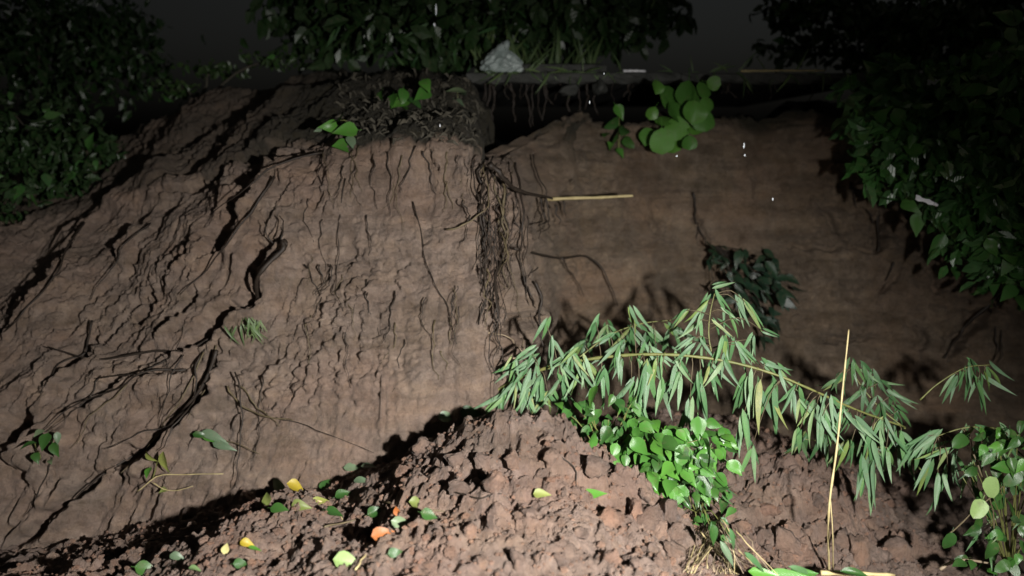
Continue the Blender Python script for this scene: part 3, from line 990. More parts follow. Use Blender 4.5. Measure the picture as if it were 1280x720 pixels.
o, _ = tube_obj('dry_stick', [p0 + Vector((-.02, -.02, 0)), at(740, 247, p0.y - .08), at(791, 245, p0.y - .14)], .0095, .0065, M['straw'], None, 6, 0.002, 5, p0)
tag(o, 'straight yellowish stick jutting sideways from the bank below the round leaved plant', 'stick')


# ------------------------------------------------------------------ bamboo
def cluster(parent, top, n_, ln, hang, key='bamboo', spread=0.5, side=(1, 0, 0)):
    """leaves fanning from a twig tip; hang = main direction"""
    hang = Vector(hang).normalized()
    sd = Vector(side)
    for i in range(n_):
        f = (i - (n_ - 1) / 2) / max(1, n_ - 1) * 2 * spread + random.uniform(-.12, .12)
        d = hang + sd * f + Vector((0, random.uniform(-.35, .35), random.uniform(-.1, .1)))
        pos = Vector(top) - hang * random.uniform(0, 0.35) * ln + rv(0.006)
        up = Vector((random.uniform(-.5, .5), -1, 0.5 + random.uniform(-.4, .4)))
        if random.random() < 0.45:
            up = -up
        put_leaf(key, pos, d, up, ln * random.uniform(0.75, 1.18), parent, wscale=random.uniform(.85, 1.15))


def bamboo(label, stem, r0, r1, clusters, key='bamboo', name='bamboo_branch'):
    """stem: [(px,py,depth)]; clusters: (attach px,py | tip px,py | depth | n | leaf px | hang dx,dy)"""
    sp = [at(*q) for q in stem]
    t = thing(name, label, 'bamboo branch', sp[0])
    tube_obj('stem', sp, r0, r1, M['stem_green'], t, 7, 0.0, 6)
    fine = spline(sp, 8)
    for q in range(4, len(fine) - 3, 7):
        rr_ = (r0 + (r1 - r0) * q / len(fine)) * 1.35
        tube_obj('node', [fine[q], fine[q].lerp(fine[q + 1], .22)], rr_, rr_ * .9, M['stem_green'], t, 7, 0, 1)
    for (tx, ty, dep, n_, lp, hx, hy, spr) in clusters:
        top = at(tx, ty, dep)
        near = min(fine, key=lambda q: (q - top).length)
        if (near - top).length > 0.015:
            midp = (near + top) / 2 + Vector((0, -.01, .25 * (near - top).length * (1 if top.z < near.z else .3)))
            tube_obj('twig', [near, midp, top], .0022, .0013, M['twig'], t, 4, 0.001, 3)
        hang = Vector((hx, random.uniform(-.15, .15), -hy))
        cluster(t, top, n_, lp * dep / F, hang, key, spr)
    return t


bamboo('long arching bamboo branch with grey green leaves drooping below it',
       [(604, 500, 3.02), (640, 478, 2.98), (690, 458, 2.92), (760, 446, 2.86), (830, 443, 2.80), (900, 450, 2.76), (960, 465, 2.72), (1010, 485, 2.70), (1070, 512, 2.72), (1132, 534, 2.76)], .0075, .0035,
       [(640, 450, 2.93, 3, 34, -.35, 1, .25), (655, 470, 2.92, 6, 46, -.5, .8, .5), (672, 478, 2.90, 6, 48, -.3, 1, .5), (700, 478, 2.88, 6, 44, 0, 1, .6), (630, 492, 2.95, 6, 42, -.5, .6, .6), (645, 486, 2.93, 7, 40, -.2, 1, .8), (660, 498, 2.91, 7, 40, .1, 1, .8), (685, 492, 2.9, 7, 40, -.2, 1, .8), (708, 500, 2.88, 6, 36, .2, 1, .7), (640, 462, 2.94, 5, 34, -.8, .5, .6), (668, 452, 2.92, 6, 36, -.6, .7, .8), (726, 466, 2.87, 6, 38, .0, 1, .7), (700, 455, 2.9, 6, 36, .3, .9, .8),
        (683, 405, 2.90, 3, 40, -.4, 1, .2), (694, 432, 2.88, 5, 44, .15, 1, .5), (664, 440, 2.9, 4, 34, -.8, .7, .4), (718, 448, 2.87, 5, 36, .2, 1, .7), (745, 402, 2.86, 3, 40, -.5, 1, .22), (790, 388, 2.84, 3, 42, .45, 1, .2),
        (762, 418, 2.85, 4, 30, -.6, .4, .4), (752, 470, 2.84, 5, 42, -.25, 1, .45), (775, 454, 2.83, 3, 32, -.15, 1, .3), (800, 452, 2.80, 4, 36, .5, .8, .4),
        (806, 468, 2.79, 7, 60, -.12, 1, .28), (800, 505, 2.78, 5, 50, .0, 1, .32), (822, 458, 2.79, 5, 44, -.05, 1, .3), (826, 480, 2.79, 4, 48, .12, 1, .25),
        (874, 478, 2.76, 5, 58, .05, 1, .25), (862, 508, 2.76, 5, 48, -.12, 1, .25), (902, 432, 2.76, 6, 52, -.1, 1, .38), (906, 452, 2.75, 5, 44, .1, 1, .5),
        (934, 476, 2.73, 7, 62, -.08, 1, .22), (928, 525, 2.72, 6, 56, -.05, 1, .24), (950, 482, 2.72, 6, 62, .12, 1, .25), (968, 488, 2.72, 6, 60, .1, 1, .22), (940, 560, 2.71, 3, 46, .1, 1, .3),
        (978, 468, 2.71, 4, 38, .5, .8, .4), (1020, 508, 2.70, 7, 46, -.1, 1, .65), (1028, 520, 2.69, 6, 50, .15, 1, .4), (996, 546, 2.70, 4, 50, .05, 1, .3), (1040, 500, 2.70, 5, 40, .3, .8, .6),
        (770, 436, 2.84, 5, 40, -.6, .9, .6), (812, 432, 2.82, 5, 42, .5, .9, .6), (846, 452, 2.79, 5, 42, .2, 1, .6), (850, 470, 2.79, 5, 46, -.3, 1, .4), (790, 478, 2.81, 5, 44, -.3, 1, .5), (888, 462, 2.77, 5, 42, .4, 1, .5),
        (955, 452, 2.73, 4, 36, .7, .5, .5), (992, 492, 2.71, 6, 44, -.2, 1, .6), (1005, 505, 2.71, 5, 44, .5, .9, .5), (1055, 522, 2.70, 6, 46, 0, 1, .7), (1070, 530, 2.70, 5, 44, .4, .9, .6), (1125, 545, 2.74, 5, 46, .4, 1, .5), (1100, 530, 2.72, 5, 40, -.3, 1, .6), (1062, 560, 2.70, 3, 50, .0, 1, .3),
        (735, 452, 2.87, 5, 40, .4, .9, .6), (715, 440, 2.88, 5, 38, -.6, .7, .7), (1088, 548, 2.70, 5, 58, .0, 1, .2), (1080, 580, 2.69, 5, 62, .06, 1, .16), (1092, 592, 2.69, 3, 66, .05, 1, .12), (1108, 560, 2.7, 3, 54, .25, 1, .2), (1110, 540, 2.72, 4, 40, .5, .8, .4)])
bamboo('upright young bamboo shoot leaning against the dark sprig',
       [(892, 452, 2.80), (886, 420, 2.82), (888, 390, 2.84), (894, 364, 2.86)], .003, .0016,
       [(894, 358, 2.85, 2, 28, 1, -.35, .2), (896, 366, 2.85, 3, 36, .6, .9, .25), (884, 378, 2.84, 4, 38, -.5, .9, .35), (858, 388, 2.83, 3, 34, -.7, .8, .25), (872, 400, 2.82, 5, 38, -.35, .8, .5),
        (924, 380, 2.84, 3, 44, .3, 1, .18), (932, 378, 2.84, 3, 46, .55, .85, .15), (896, 404, 2.82, 4, 40, .75, .7, .3), (908, 392, 2.83, 4, 40, .5, .6, .6), (955, 414, 2.82, 2, 26, 1, .4, .2),
        (940, 424, 2.81, 3, 40, -.15, 1, .25), (862, 428, 2.80, 5, 36, -.6, .5, .5), (920, 430, 2.8, 5, 40, .4, .8, .5), (878, 432, 2.80, 4, 36, .1, 1, .6)])
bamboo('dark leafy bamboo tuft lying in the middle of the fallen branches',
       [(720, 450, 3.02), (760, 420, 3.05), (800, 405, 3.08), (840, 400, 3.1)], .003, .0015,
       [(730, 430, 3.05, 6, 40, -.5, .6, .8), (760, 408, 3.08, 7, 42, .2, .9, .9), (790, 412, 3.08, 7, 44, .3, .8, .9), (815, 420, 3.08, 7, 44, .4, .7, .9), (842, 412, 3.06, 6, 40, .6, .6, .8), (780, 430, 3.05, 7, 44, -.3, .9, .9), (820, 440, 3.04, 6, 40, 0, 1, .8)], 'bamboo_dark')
bamboo('bushy bamboo tip with mid green leaves behind the dry stalk',
       [(1132, 536, 2.78), (1100, 510, 2.84), (1075, 480, 2.88), (1060, 452, 2.9)], .003, .0015,
       [(1066, 456, 2.88, 5, 38, .3, 1, .5), (1082, 462, 2.86, 5, 40, .6, .8, .4), (1100, 478, 2.85, 6, 40, .8, .6, .5), (1116, 492, 2.84, 6, 38, .7, .7, .5), (1076, 490, 2.85, 6, 40, -.3, .9, .7), (1100, 505, 2.83, 7, 40, .3, .9, .8),
        (1122, 512, 2.82, 6, 38, .6, .7, .7), (1052, 470, 2.88, 4, 36, -.6, .7, .4), (1040, 478, 2.86, 4, 34, -.8, .5, .5), (1090, 470, 2.87, 5, 36, -.1, 1, .6)], 'bamboo_dark')
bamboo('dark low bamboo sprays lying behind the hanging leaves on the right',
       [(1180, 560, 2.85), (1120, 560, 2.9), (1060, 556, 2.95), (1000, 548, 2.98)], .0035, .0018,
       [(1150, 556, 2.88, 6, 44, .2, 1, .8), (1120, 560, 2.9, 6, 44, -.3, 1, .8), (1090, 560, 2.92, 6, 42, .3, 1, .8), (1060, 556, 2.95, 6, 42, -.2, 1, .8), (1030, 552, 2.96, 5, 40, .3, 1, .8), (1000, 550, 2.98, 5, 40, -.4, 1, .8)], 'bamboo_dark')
bamboo('slender bamboo sprig reaching toward the right edge',
       [(1150, 500, 2.78), (1172, 480, 2.77), (1206, 460, 2.76), (1238, 456, 2.75)], .003, .0016,
       [(1216, 456, 2.76, 4, 46, .6, .7, .3), (1236, 458, 2.75, 4, 44, .6, .8, .3), (1222, 478, 2.76, 4, 54, .3, 1, .3), (1228, 470, 2.76, 5, 46, .5, .9, .6), (1196, 470, 2.77, 4, 40, -.3, 1, .5), (1206, 466, 2.76, 3, 40, .1, 1, .3)])
bamboo('right hand bamboo branch hanging over the dark hollow',
       [(1275, 545, 2.62), (1240, 535, 2.64), (1205, 535, 2.66), (1172, 545, 2.68)], .004, .0018,
       [(1170, 542, 2.68, 5, 48, -.7, .8, .3), (1182, 560, 2.67, 4, 40, -.8, .5, .35), (1160, 580, 2.67, 4, 48, -.3, 1, .3), (1172, 598, 2.66, 5, 48, .05, 1, .28), (1185, 590, 2.66, 3, 42, .2, 1, .25),
        (1236, 538, 2.64, 5, 58, .9, .35, .3), (1256, 548, 2.62, 4, 56, .9, .6, .3), (1222, 556, 2.64, 4, 46, .5, .8, .5), (1262, 572, 2.61, 4, 50, .6, .8, .4), (1205, 545, 2.66, 5, 46, -.2, 1, .6), (1225, 540, 2.65, 5, 48, .4, 1, .6), (1250, 540, 2.63, 5, 50, .1, 1, .7), (1195, 570, 2.67, 4, 44, .3, 1, .4), (1160, 548, 2.70, 5, 46, -.5, .9, .5), (1145, 556, 2.72, 4, 44, -.2, 1, .4), (1240, 560, 2.63, 5, 50, .2, 1, .5), (1215, 580, 2.64, 4, 46, .1, 1, .4)])


# ------------------------------------------------------------------ broad leaved weeds
def weed(label, cat, spots, key, base_px, name='weed_plant', stem='stem_green', facing=(0, -1, 0.9), tilt=0.5):
    base = at(*base_px)
    t = thing(name, label, cat, base)
    hubs = []
    for (px, py, dep, lp) in spots:
        p = at(px, py, dep)
        d = (p - base)
        d.z = min(d.z, 0) * 0.3
        d = Vector((d.x * 1.5 + random.uniform(-.5, .5), -0.35 + random.uniform(-.3, .2), random.uniform(-.55, .1)))
        up = Vector(facing) + rv(tilt)
        k = random.choice(key) if isinstance(key, (list, tuple)) else key
        ln = lp * dep / F
        put_leaf(k, p - d.normalized() * ln * 0.5, d, up, ln, t)
        hubs.append(p)
    for i in range(0, len(hubs), 4):
        tube_obj('stem', [base, base.lerp(hubs[i], .5) + Vector((0, 0.01, .03)), hubs[i] + Vector((0, .015, -.01))], .003, .0015, M[stem], t, 4, .002, 3)
    return t


sp_ = []
for k in range(170):
    px, py = random.gauss(846, 44), random.gauss(574, 24)
    if 762 < px < 922 and 530 < py < 628:
        sp_.append((px, py, 2.56 - (py - 560) * 0.0018 + random.uniform(-.07, .06), random.uniform(16, 34)))
sp_ += [(890, 565, 2.5, 44), (880, 582, 2.49, 48), (862, 592, 2.48, 40), (815, 585, 2.48, 36), (800, 560, 2.5, 34), (838, 555, 2.5, 40), (852, 572, 2.48, 38), (740, 555, 2.52, 34), (803, 596, 2.47, 34), (822, 560, 2.5, 30), (740, 495, 2.62, 32)]
weed('bright green glossy broad leaved weed spilling over the right shoulder of the mound', 'weed', sp_, ['weed', 'weed', 'weed', 'weed_dark'], (800, 600, 2.62), tilt=.8)
sp_ = []
for k in range(130):
    px, py = random.uniform(695, 805), random.uniform(500, 600)
    if py < 500 + (px - 690) * 1.05 + 25 and py > 495:
        sp_.append((px, py, 2.68 + random.uniform(-.08, .08), random.uniform(14, 28)))
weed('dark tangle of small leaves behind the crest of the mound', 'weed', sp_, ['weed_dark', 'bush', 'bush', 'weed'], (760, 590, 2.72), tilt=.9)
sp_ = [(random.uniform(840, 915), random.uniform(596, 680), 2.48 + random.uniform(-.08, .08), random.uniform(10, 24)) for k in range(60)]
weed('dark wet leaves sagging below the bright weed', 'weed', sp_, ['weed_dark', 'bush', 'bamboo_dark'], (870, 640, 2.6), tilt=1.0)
# round leaved plant under the slab
sp_ = [(822, 108, 20), (838, 118, 30), (862, 118, 40), (880, 112, 26), (845, 140, 34), (868, 140, 36), (880, 150, 30), (830, 150, 26), (846, 160, 34), (812, 170, 28), (828, 175, 34), (870, 160, 30), (862, 178, 24), (855, 172, 26), (815, 140, 22), (884, 130, 22), (842, 182, 24), (892, 104, 22)]
rh = hit(856, 182)[0].y - .06
rp = at(856, 175, rh)
t = thing('round_leaved_plant', 'bright green plant of overlapping round leaves growing under the slab', 'plant', rp)
for (px, py, lp) in sp_:
    p = at(px, py, rh - .10 + random.uniform(-.12, .08))
    d = Vector((random.uniform(-.6, .6), -.3, random.uniform(-1, -.1)))
    ln = lp * random.uniform(.75, 1.1) * 4.0 / F
    put_leaf('round', p - d.normalized() * ln * .5, d, Vector((random.uniform(-.9, .9), -1, random.uniform(-.1, .9))), ln, t)
    if lp > 29:
        tube_obj('stem', [rp, rp.lerp(p, .5) + Vector((0, .03, .02)), p + Vector((0, .02, 0))], .004, .002, M['stem_green'], t, 4, .002, 3)
sh = hit(774, 190)[0].y - .05
sp_ = [(775, 140, sh, 22), (768, 155, sh, 22), (782, 160, sh - .03, 24), (757, 168, sh, 18), (772, 172, sh - .03, 22), (785, 178, sh, 20), (764, 182, sh, 18), (776, 190, sh, 16)]
weed('small dim green plant just left of the round leaved one', 'plant', sp_, ['heart', 'weed'], (774, 195, sh + .05))
# sprigs on the lip of the bank
lip = hit(438, 170)[0].y - 0.06
weed('sprig of curled pale green leaves drooping over the lip of the bank', 'plant', [(422, 148, lip, 36), (412, 158, lip, 26), (432, 162, lip - .02, 32), (428, 182, lip - .04, 34), (440, 178, lip - .03, 24), (441, 212, lip - .06, 34), (436, 196, lip - .04, 22), (398, 162, lip, 14), (446, 196, lip - .05, 20)],
     ['weed', 'grey', 'weed'], (446, 172, lip + .06), facing=(0, -1, .5))
dl = hit(515, 128)[0].y - .04
weed('dim low weeds on the dark topsoil above the lip', 'plant', [(500, 128, dl, 30), (512, 132, dl, 34), (528, 118, dl, 28), (532, 104, dl - .02, 24), (490, 125, dl, 26), (505, 120, dl, 24), (520, 128, dl, 26), (475, 122, dl + .05, 24), (484, 134, dl, 20)], ['weed_dark', 'weed', 'bush'], (512, 136, dl + .05))
dl = hit(572, 122)[0].y - .03
weed('single upright narrow leaf standing near the dark hollow', 'plant', [(571, 112, dl, 30), (576, 116, dl, 30), (574, 126, dl, 20)], ['grey'], (573, 132, dl + .03))

# short dark growth on the topsoil above the lip
V, Fc = [], []
for k in range(420):
    px, py = random.uniform(425, 602), random.uniform(92, 182)
    if py > 176 - abs(px - 520) * .05 + random.gauss(0, 5):
        continue
    p, nrm = hit(px, py)
    if p.y > 5.2:
        continue
    d = (Vector((random.gauss(0, .8), -.4, random.gauss(.1, .7)))).normalized()
    s_ = random.uniform(.02, .06)
    w_ = d.cross(Vector((0, -1, .3))).normalized() * s_ * random.uniform(.05, .16)
    b = len(V)
    V += [p - w_ * .6, p + w_ * .6, p + d * s_ * .5 + w_ + nrm * .008, p + d * s_ + Vector((0, 0, -.3 * s_)), p + d * s_ * .5 - w_ + nrm * .008]
    Fc += [(b, b + 1, b + 2, b + 4), (b + 4, b + 2, b + 3)]
tf = link('topsoil_growth', mesh_from('topsoil_growth', V, Fc, M['bark'], False))
tag(tf, 'short dark weeds and dead stems matting the topsoil above the lip', 'ground cover', kind='stuff')

# dark sprig on the right face
dh = hit(945, 350)[0].y
sp_ = []
for k in range(80):
    an, rr = random.uniform(0, 6.28), random.random() ** .6
    px, py = 945 + 56 * rr * math.cos(an), 358 + 42 * rr * math.sin(an)
    if (px - 945) / 56 * .5 + (py - 358) / 42 * -.2 > -.75:
        sp_.append((px, py, dh - .20 + random.uniform(-.12, .12), random.uniform(16, 30)))
for k in range(14):
    sp_.append((884 + random.uniform(-4, 24), 318 + random.uniform(-10, 16), dh - .10, random.uniform(14, 24)))
for k in range(12):
    sp_.append((962 + random.uniform(-10, 16), 408 + random.uniform(-8, 22), dh - .24, random.uniform(14, 24)))
weed('very dark drooping leafy sprig hanging on the right face of the bank', 'plant', sp_, 'pine', (886, 308, dh - .01), name='dark_sprig', stem='root', tilt=.8)


# ------------------------------------------------------------------ bushes and trees at the top
def bush(label, cat, base, clumps, n_, size, mat, key, nsingle, lp, name='bush', singles=None):
    t = thing(name, label, cat, base)
    for c, r in clumps:
        tube_obj('branch', [base, Vector(base).lerp(Vector(c), .5) + Vector((0, 0, .05)), Vector(c)], .012, .004, M['bark'], t, 5, .006, 3)
    leaf_cloud('foliage', clumps, n_, size, M[mat], t)
    for k in range(nsingle):
        c, r = random.choice(clumps)
        d = rv().normalized()
        d.y = -abs(d.y)
        p = Vector((c[0] + d.x * r[0], c[1] + d.y * r[1], c[2] + d.z * r[2])) * 1.0
        put_leaf(key, p, rv() + Vector((0, 0, -.8)), Vector((0, -1, .5)) + rv(.6), lp * random.uniform(.7, 1.3), t)
    return t


def cl(px, py, Y, rx, rz, ry=None):
    s = Y / F
    return (at(px, py, Y), (rx * s, (ry if ry else rx) * s, rz * s))


bush('large dark leafy bush covering the upper right of the bank', 'bush', at(1230, 330, 4.0),
     [cl(1110, 175, 3.75, 55, 55), cl(1180, 210, 3.65, 65, 60), cl(1250, 180, 3.5, 60, 90), cl(1240, 280, 3.55, 60, 60), cl(1170, 120, 3.8, 70, 50), cl(1260, 90, 3.5, 60, 60), cl(1100, 120, 3.95, 50, 40), cl(1275, 330, 3.5, 40, 40)],
     2600, .085, 'bush', 'bush', 190, .10)
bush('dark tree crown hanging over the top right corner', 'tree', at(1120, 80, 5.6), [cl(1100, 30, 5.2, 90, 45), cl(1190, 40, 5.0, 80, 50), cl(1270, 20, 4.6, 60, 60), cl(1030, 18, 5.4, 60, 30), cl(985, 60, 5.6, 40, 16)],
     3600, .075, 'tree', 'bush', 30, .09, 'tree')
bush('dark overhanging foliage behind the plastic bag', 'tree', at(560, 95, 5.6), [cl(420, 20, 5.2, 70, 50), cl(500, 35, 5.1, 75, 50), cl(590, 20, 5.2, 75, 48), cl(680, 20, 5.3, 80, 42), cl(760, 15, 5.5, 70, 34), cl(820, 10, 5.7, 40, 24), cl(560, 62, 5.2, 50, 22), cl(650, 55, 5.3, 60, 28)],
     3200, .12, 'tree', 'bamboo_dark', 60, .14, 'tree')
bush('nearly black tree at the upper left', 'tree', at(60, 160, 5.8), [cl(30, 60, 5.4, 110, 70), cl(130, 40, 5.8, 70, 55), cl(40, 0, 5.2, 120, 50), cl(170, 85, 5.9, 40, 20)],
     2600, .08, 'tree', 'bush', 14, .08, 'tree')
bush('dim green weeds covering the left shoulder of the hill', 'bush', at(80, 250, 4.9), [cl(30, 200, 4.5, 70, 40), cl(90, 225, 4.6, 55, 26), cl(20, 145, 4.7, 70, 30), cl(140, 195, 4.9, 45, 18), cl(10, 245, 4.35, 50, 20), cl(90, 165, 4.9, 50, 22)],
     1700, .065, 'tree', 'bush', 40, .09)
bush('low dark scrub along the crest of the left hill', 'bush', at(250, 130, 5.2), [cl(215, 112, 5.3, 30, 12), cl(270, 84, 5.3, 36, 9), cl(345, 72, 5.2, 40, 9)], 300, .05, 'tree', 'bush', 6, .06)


def grass_tuft(label, base_list, n_, lp, lean=0.5, key='grassblade', name='grass_tuft', wscale=1.0):
    t = thing(name, label, 'grass', base_list[0])
    for k in range(n_):
        b = random.choice(base_list) + rv(.012)
        d = Vector((random.gauss(0, lean), random.gauss(-.15, lean * .6), 1))
        put_leaf(key, b, d, Vector((random.uniform(-1, 1), -1, .3)), lp * random.uniform(.6, 1.3), t, 'blade', wscale)
    return t


bb = [at(x, 97, 4.75 + random.uniform(0, .2)) for x in (598, 606, 612, 655, 668, 680, 700, 715, 735, 640, 625)]
for b in bb:
    b.z = zs + .003
grass_tuft('pale thin grass blades standing around the plastic bag', bb, 70, .24, .3)
t = thing('grass_fringe', 'dark thin grass drooping over the front edge of the slab', 'grass', at(700, 92, 4.62))
for k in range(70):
    b = at(random.choice((random.uniform(600, 700), random.uniform(690, 780), random.uniform(820, 1050))), 91, 4.63)
    b.z = zs + .004
    put_leaf('grassblade', b, Vector((random.gauss(0, .8), -.5, random.gauss(-.1, .6))), Vector((random.uniform(-1, 1), -1, .3)), random.uniform(.05, .16), t, 'blade', 1.3)
tl = [hit(312, 402)[0], hit(325, 410)[0], hit(300, 412)[0], hit(330, 405)[0]]
t = thing('grass_tuft', 'small drooping green grass tuft on the long root at left', 'grass', tl[0])
for k in range(24):
    b = random.choice(tl) + Vector((random.gauss(0, .02), -.04 - random.random() * .02, .03))
    put_leaf('grassblade', b, Vector((random.gauss(0, .5), -.3, -1)), Vector((random.uniform(-1, 1), -1, .3)), random.uniform(.05, .11), t, 'blade', 1.4)
# small plant at far left with its shade
hl = hit(50, 565)[0]
weed('small grey green seedling at the lower left edge', 'plant', [(35, 555, hl.y - .08, 22), (55, 552, hl.y - .08, 26), (68, 562, hl.y - .07, 22), (62, 575, hl.y - .08, 18), (45, 572, hl.y - .08, 18), (48, 540, hl.y - .08, 20), (72, 548, hl.y - .07, 18)], ['weed_dark', 'grey'], (50, 575, hl.y - .01))
# sprigs low on the left
hs = hit(210, 590)[0]
t = weed('yellowish trailing stalk with one bright green leaf on the lower left bank', 'plant', [(203, 578, hs.y - .06, 30), (186, 572, hs.y - .05, 22), (184, 590, hs.y - .05, 18), (205, 612, hs.y - .05, 16)], ['olive', 'weed'], (190, 600, hs.y - .02))
pts = surf([(180, 610), (195, 590), (230, 592), (290, 590)], .03)
tube_obj('stalk', pts, .003, .0015, M['straw'], t, 4, .003, 4)
pts = surf([(195, 595), (212, 610), (245, 612)], .03)
tube_obj('stalk', pts, .0025, .0012, M['straw'], t, 4, .003, 4)
hb = hit(275, 545)[0]
t = thing('leafy_twig', 'fallen twig with long green leaves lying across the left face', 'twig', hb)
pts = surf([(248, 540), (275, 545), (300, 556), (325, 570)], .02)
tube_obj('stem', pts, .003, .0015, M['twig'], t, 4, 0, 4)
for (a_, b_, ln) in [((250, 540), (284, 552), 'fallen_green'), ((262, 540), (292, 549), 'grey'), ((272, 546), (300, 560), 'grey'), ((248, 538), (268, 538), 'weed_dark')]:
    pa, pb2 = surf([a_, b_], .03)
    put_leaf(ln, pa, pb2 - pa, Vector((0, -1, .8)), (pb2 - pa).length, t, wscale=.6)

# ------------------------------------------------------------------ vine at the right edge
sp_ = []
for k in range(120):
    px, py = random.gauss(1256, 34), random.uniform(530, 715)
    if px > 1190 and px < 1300:
        sp_.append((px, py, 2.46 + random.uniform(-.12, .14), random.uniform(15, 30)))
vt = weed('green creeper tangled at the lower right edge with two pale heart leaves', 'creeper', sp_, ['heart', 'weed', 'weed_dark', 'bamboo_dark'], (1262, 720, 2.6), name='creeper', tilt=.9)
for (px, py, lp, dx) in [(1240, 610, 30, .3), (1223, 637, 28, -.4), (1188, 678, 26, -.2), (1240, 690, 30, .1)]:
    p = at(px, py, 2.36)
    d = Vector((dx, -.2, -.8))
    ln = lp * 2.36 / F
    put_leaf('heart_pale' if py < 660 else 'heart', p - d.normalized() * ln * .5, d, (.1, -1, .5), ln, vt, wscale=1.1)
tube_obj('stem', [at(1183, 672, 2.4), at(1205, 650, 2.38), at(1228, 630, 2.37), at(1262, 600, 2.42)], .003, .002, M['twig'], vt, 5, .002, 4)
tube_obj('stem', [at(1215, 560, 2.45), at(1225, 590, 2.42), at(1242, 640, 2.44), at(1238, 700, 2.46)], .003, .002, M['twig'], vt, 5, .002, 4)

# ------------------------------------------------------------------ dry stalks and sticks, lower right
b0 = hit(1037, 716)[0]
t = thing('dry_stalk', 'tall thin straw coloured stalk standing upright at lower right', 'dry stalk', b0)
tube_obj('stem', [b0 - Vector((0, 0, .02)), at(1036, 640, 2.40), at(1046, 560, 2.40), at(1054, 480, 2.42), at(1061, 412, 2.44)], .0045, .0022, M['straw'], t, 6, 0, 6)
tube_obj('side_shoot', [b0 + Vector((.012, 0, 0)), at(1041, 670, 2.40), at(1038, 620, 2.40)], .003, .0012, M['straw'], t, 5, 0, 4)
b1 = at(1030, 717, 2.28)
o, _ = tube_obj('pale_cane', [at(1026, 716, 2.28), at(1070, 717, 2.30), at(1118, 719, 2.32)], .008, .006, M['straw'], None, 7, 0, 5, b1)
tag(o, 'pale cane lying flat at the bottom edge on the right', 'cane')
b1 = hit(1185, 706)[0]
o, _ = tube_obj('bent_twig', [at(1175, 712, 2.5), at(1200, 700, 2.5), at(1232, 703, 2.5), at(1262, 712, 2.52)], .006, .003, M['root_pale'], None, 6, .003, 5, b1)
tag(o, 'bent brown twig beside the creeper at the bottom right', 'twig')
fb = hit(890, 640)[0]
t = thing('dry_root_fan', 'fan of fine pale dry roots at the right end of the mound', 'roots', fb)
for k in range(60):
    sx = random.uniform(866, 906)
    ex = random.uniform(845, 925)
    pts = surf([(sx, random.uniform(640, 668)), ((sx + ex) / 2 + random.uniform(-6, 6), 685), (ex, 716)], random.uniform(.008, .03))
    tube_obj('root', pts, .0022, .0012, random.choice([M['root_pale'], M['straw'], M['root_pale'], M['twig']]), t, 4, .004, 3)
gl = at(945, 712, 2.05)
t = thing('leaf_bundle', 'bright green leaves and bent straws lying at the bottom edge', 'leaves', gl)
for (px, py, ln, dx, dz, k_, ws) in [(935, 714, .10, 1, -.05, 'fallen_green', .8), (958, 720, .12, 1, .1, 'fallen_green', .9), (900, 676, .10, .5, -.8, 'grey', .45), (912, 660, .09, .35, -1, 'bamboo_dark', 1.2), (985, 719, .09, .9, .2, 'weed', .7), (985, 708, .11, 1, -.1, 'bamboo_dark', 1.3), (930, 690, .10, .7, -.5, 'bamboo_dark', 1.4), (890, 655, .07, .2, -1, 'weed_dark', .7), (1050, 714, .10, 1, 0, 'weed_dark', .4)]:
    put_leaf(k_, at(px, py, 2.12 + random.uniform(-.05, .08)), Vector((dx, -.15, dz)), Vector((random.uniform(-.5, .5), -.8, 1)), ln, t, wscale=ws)
for k in range(12):
    pa = (random.uniform(885, 930), random.uniform(640, 690))
    pts = [at(pa[0], pa[1], 2.25), at(pa[0] + 14, pa[1] + 18, 2.18), at(pa[0] + random.uniform(10, 60), 718, 2.12)]
    tube_obj('straw', pts, .0022, .001, random.choice([M['straw'], M['root_pale'], M['twig']]), t, 4, .003, 3)

# ------------------------------------------------------------------ litter
lb = at(1157, 251, 3.42)
t = thing('plastic_scrap', 'small bright white plastic scrap caught in the right bush', 'litter', lb)
V, Fc = [], []
for i in range(7):
    q = i / 6
    for k in range(4):
        V.append((-.045 + .09 * q, -.004 * math.sin(i * 2.2 + k), .03 * (.5 - q) + (.011 - .007 * k) * (1 - .25 * q) + .003 * math.sin(i * 1.9 + k)))
for i in range(6):
    for k in range(3):
        a0 = i * 4 + k
        Fc.append((a0, a0 + 4, a0 + 5, a0 + 1))
link('wrapper', mesh_from('wrapper', V, Fc, M['white']), t)
tube_obj('rolled_end', [lb + Vector((.035, -.006, -.012)), lb + Vector((.05, -.008, -.02))], .008, .006, M['white'], t, 8)

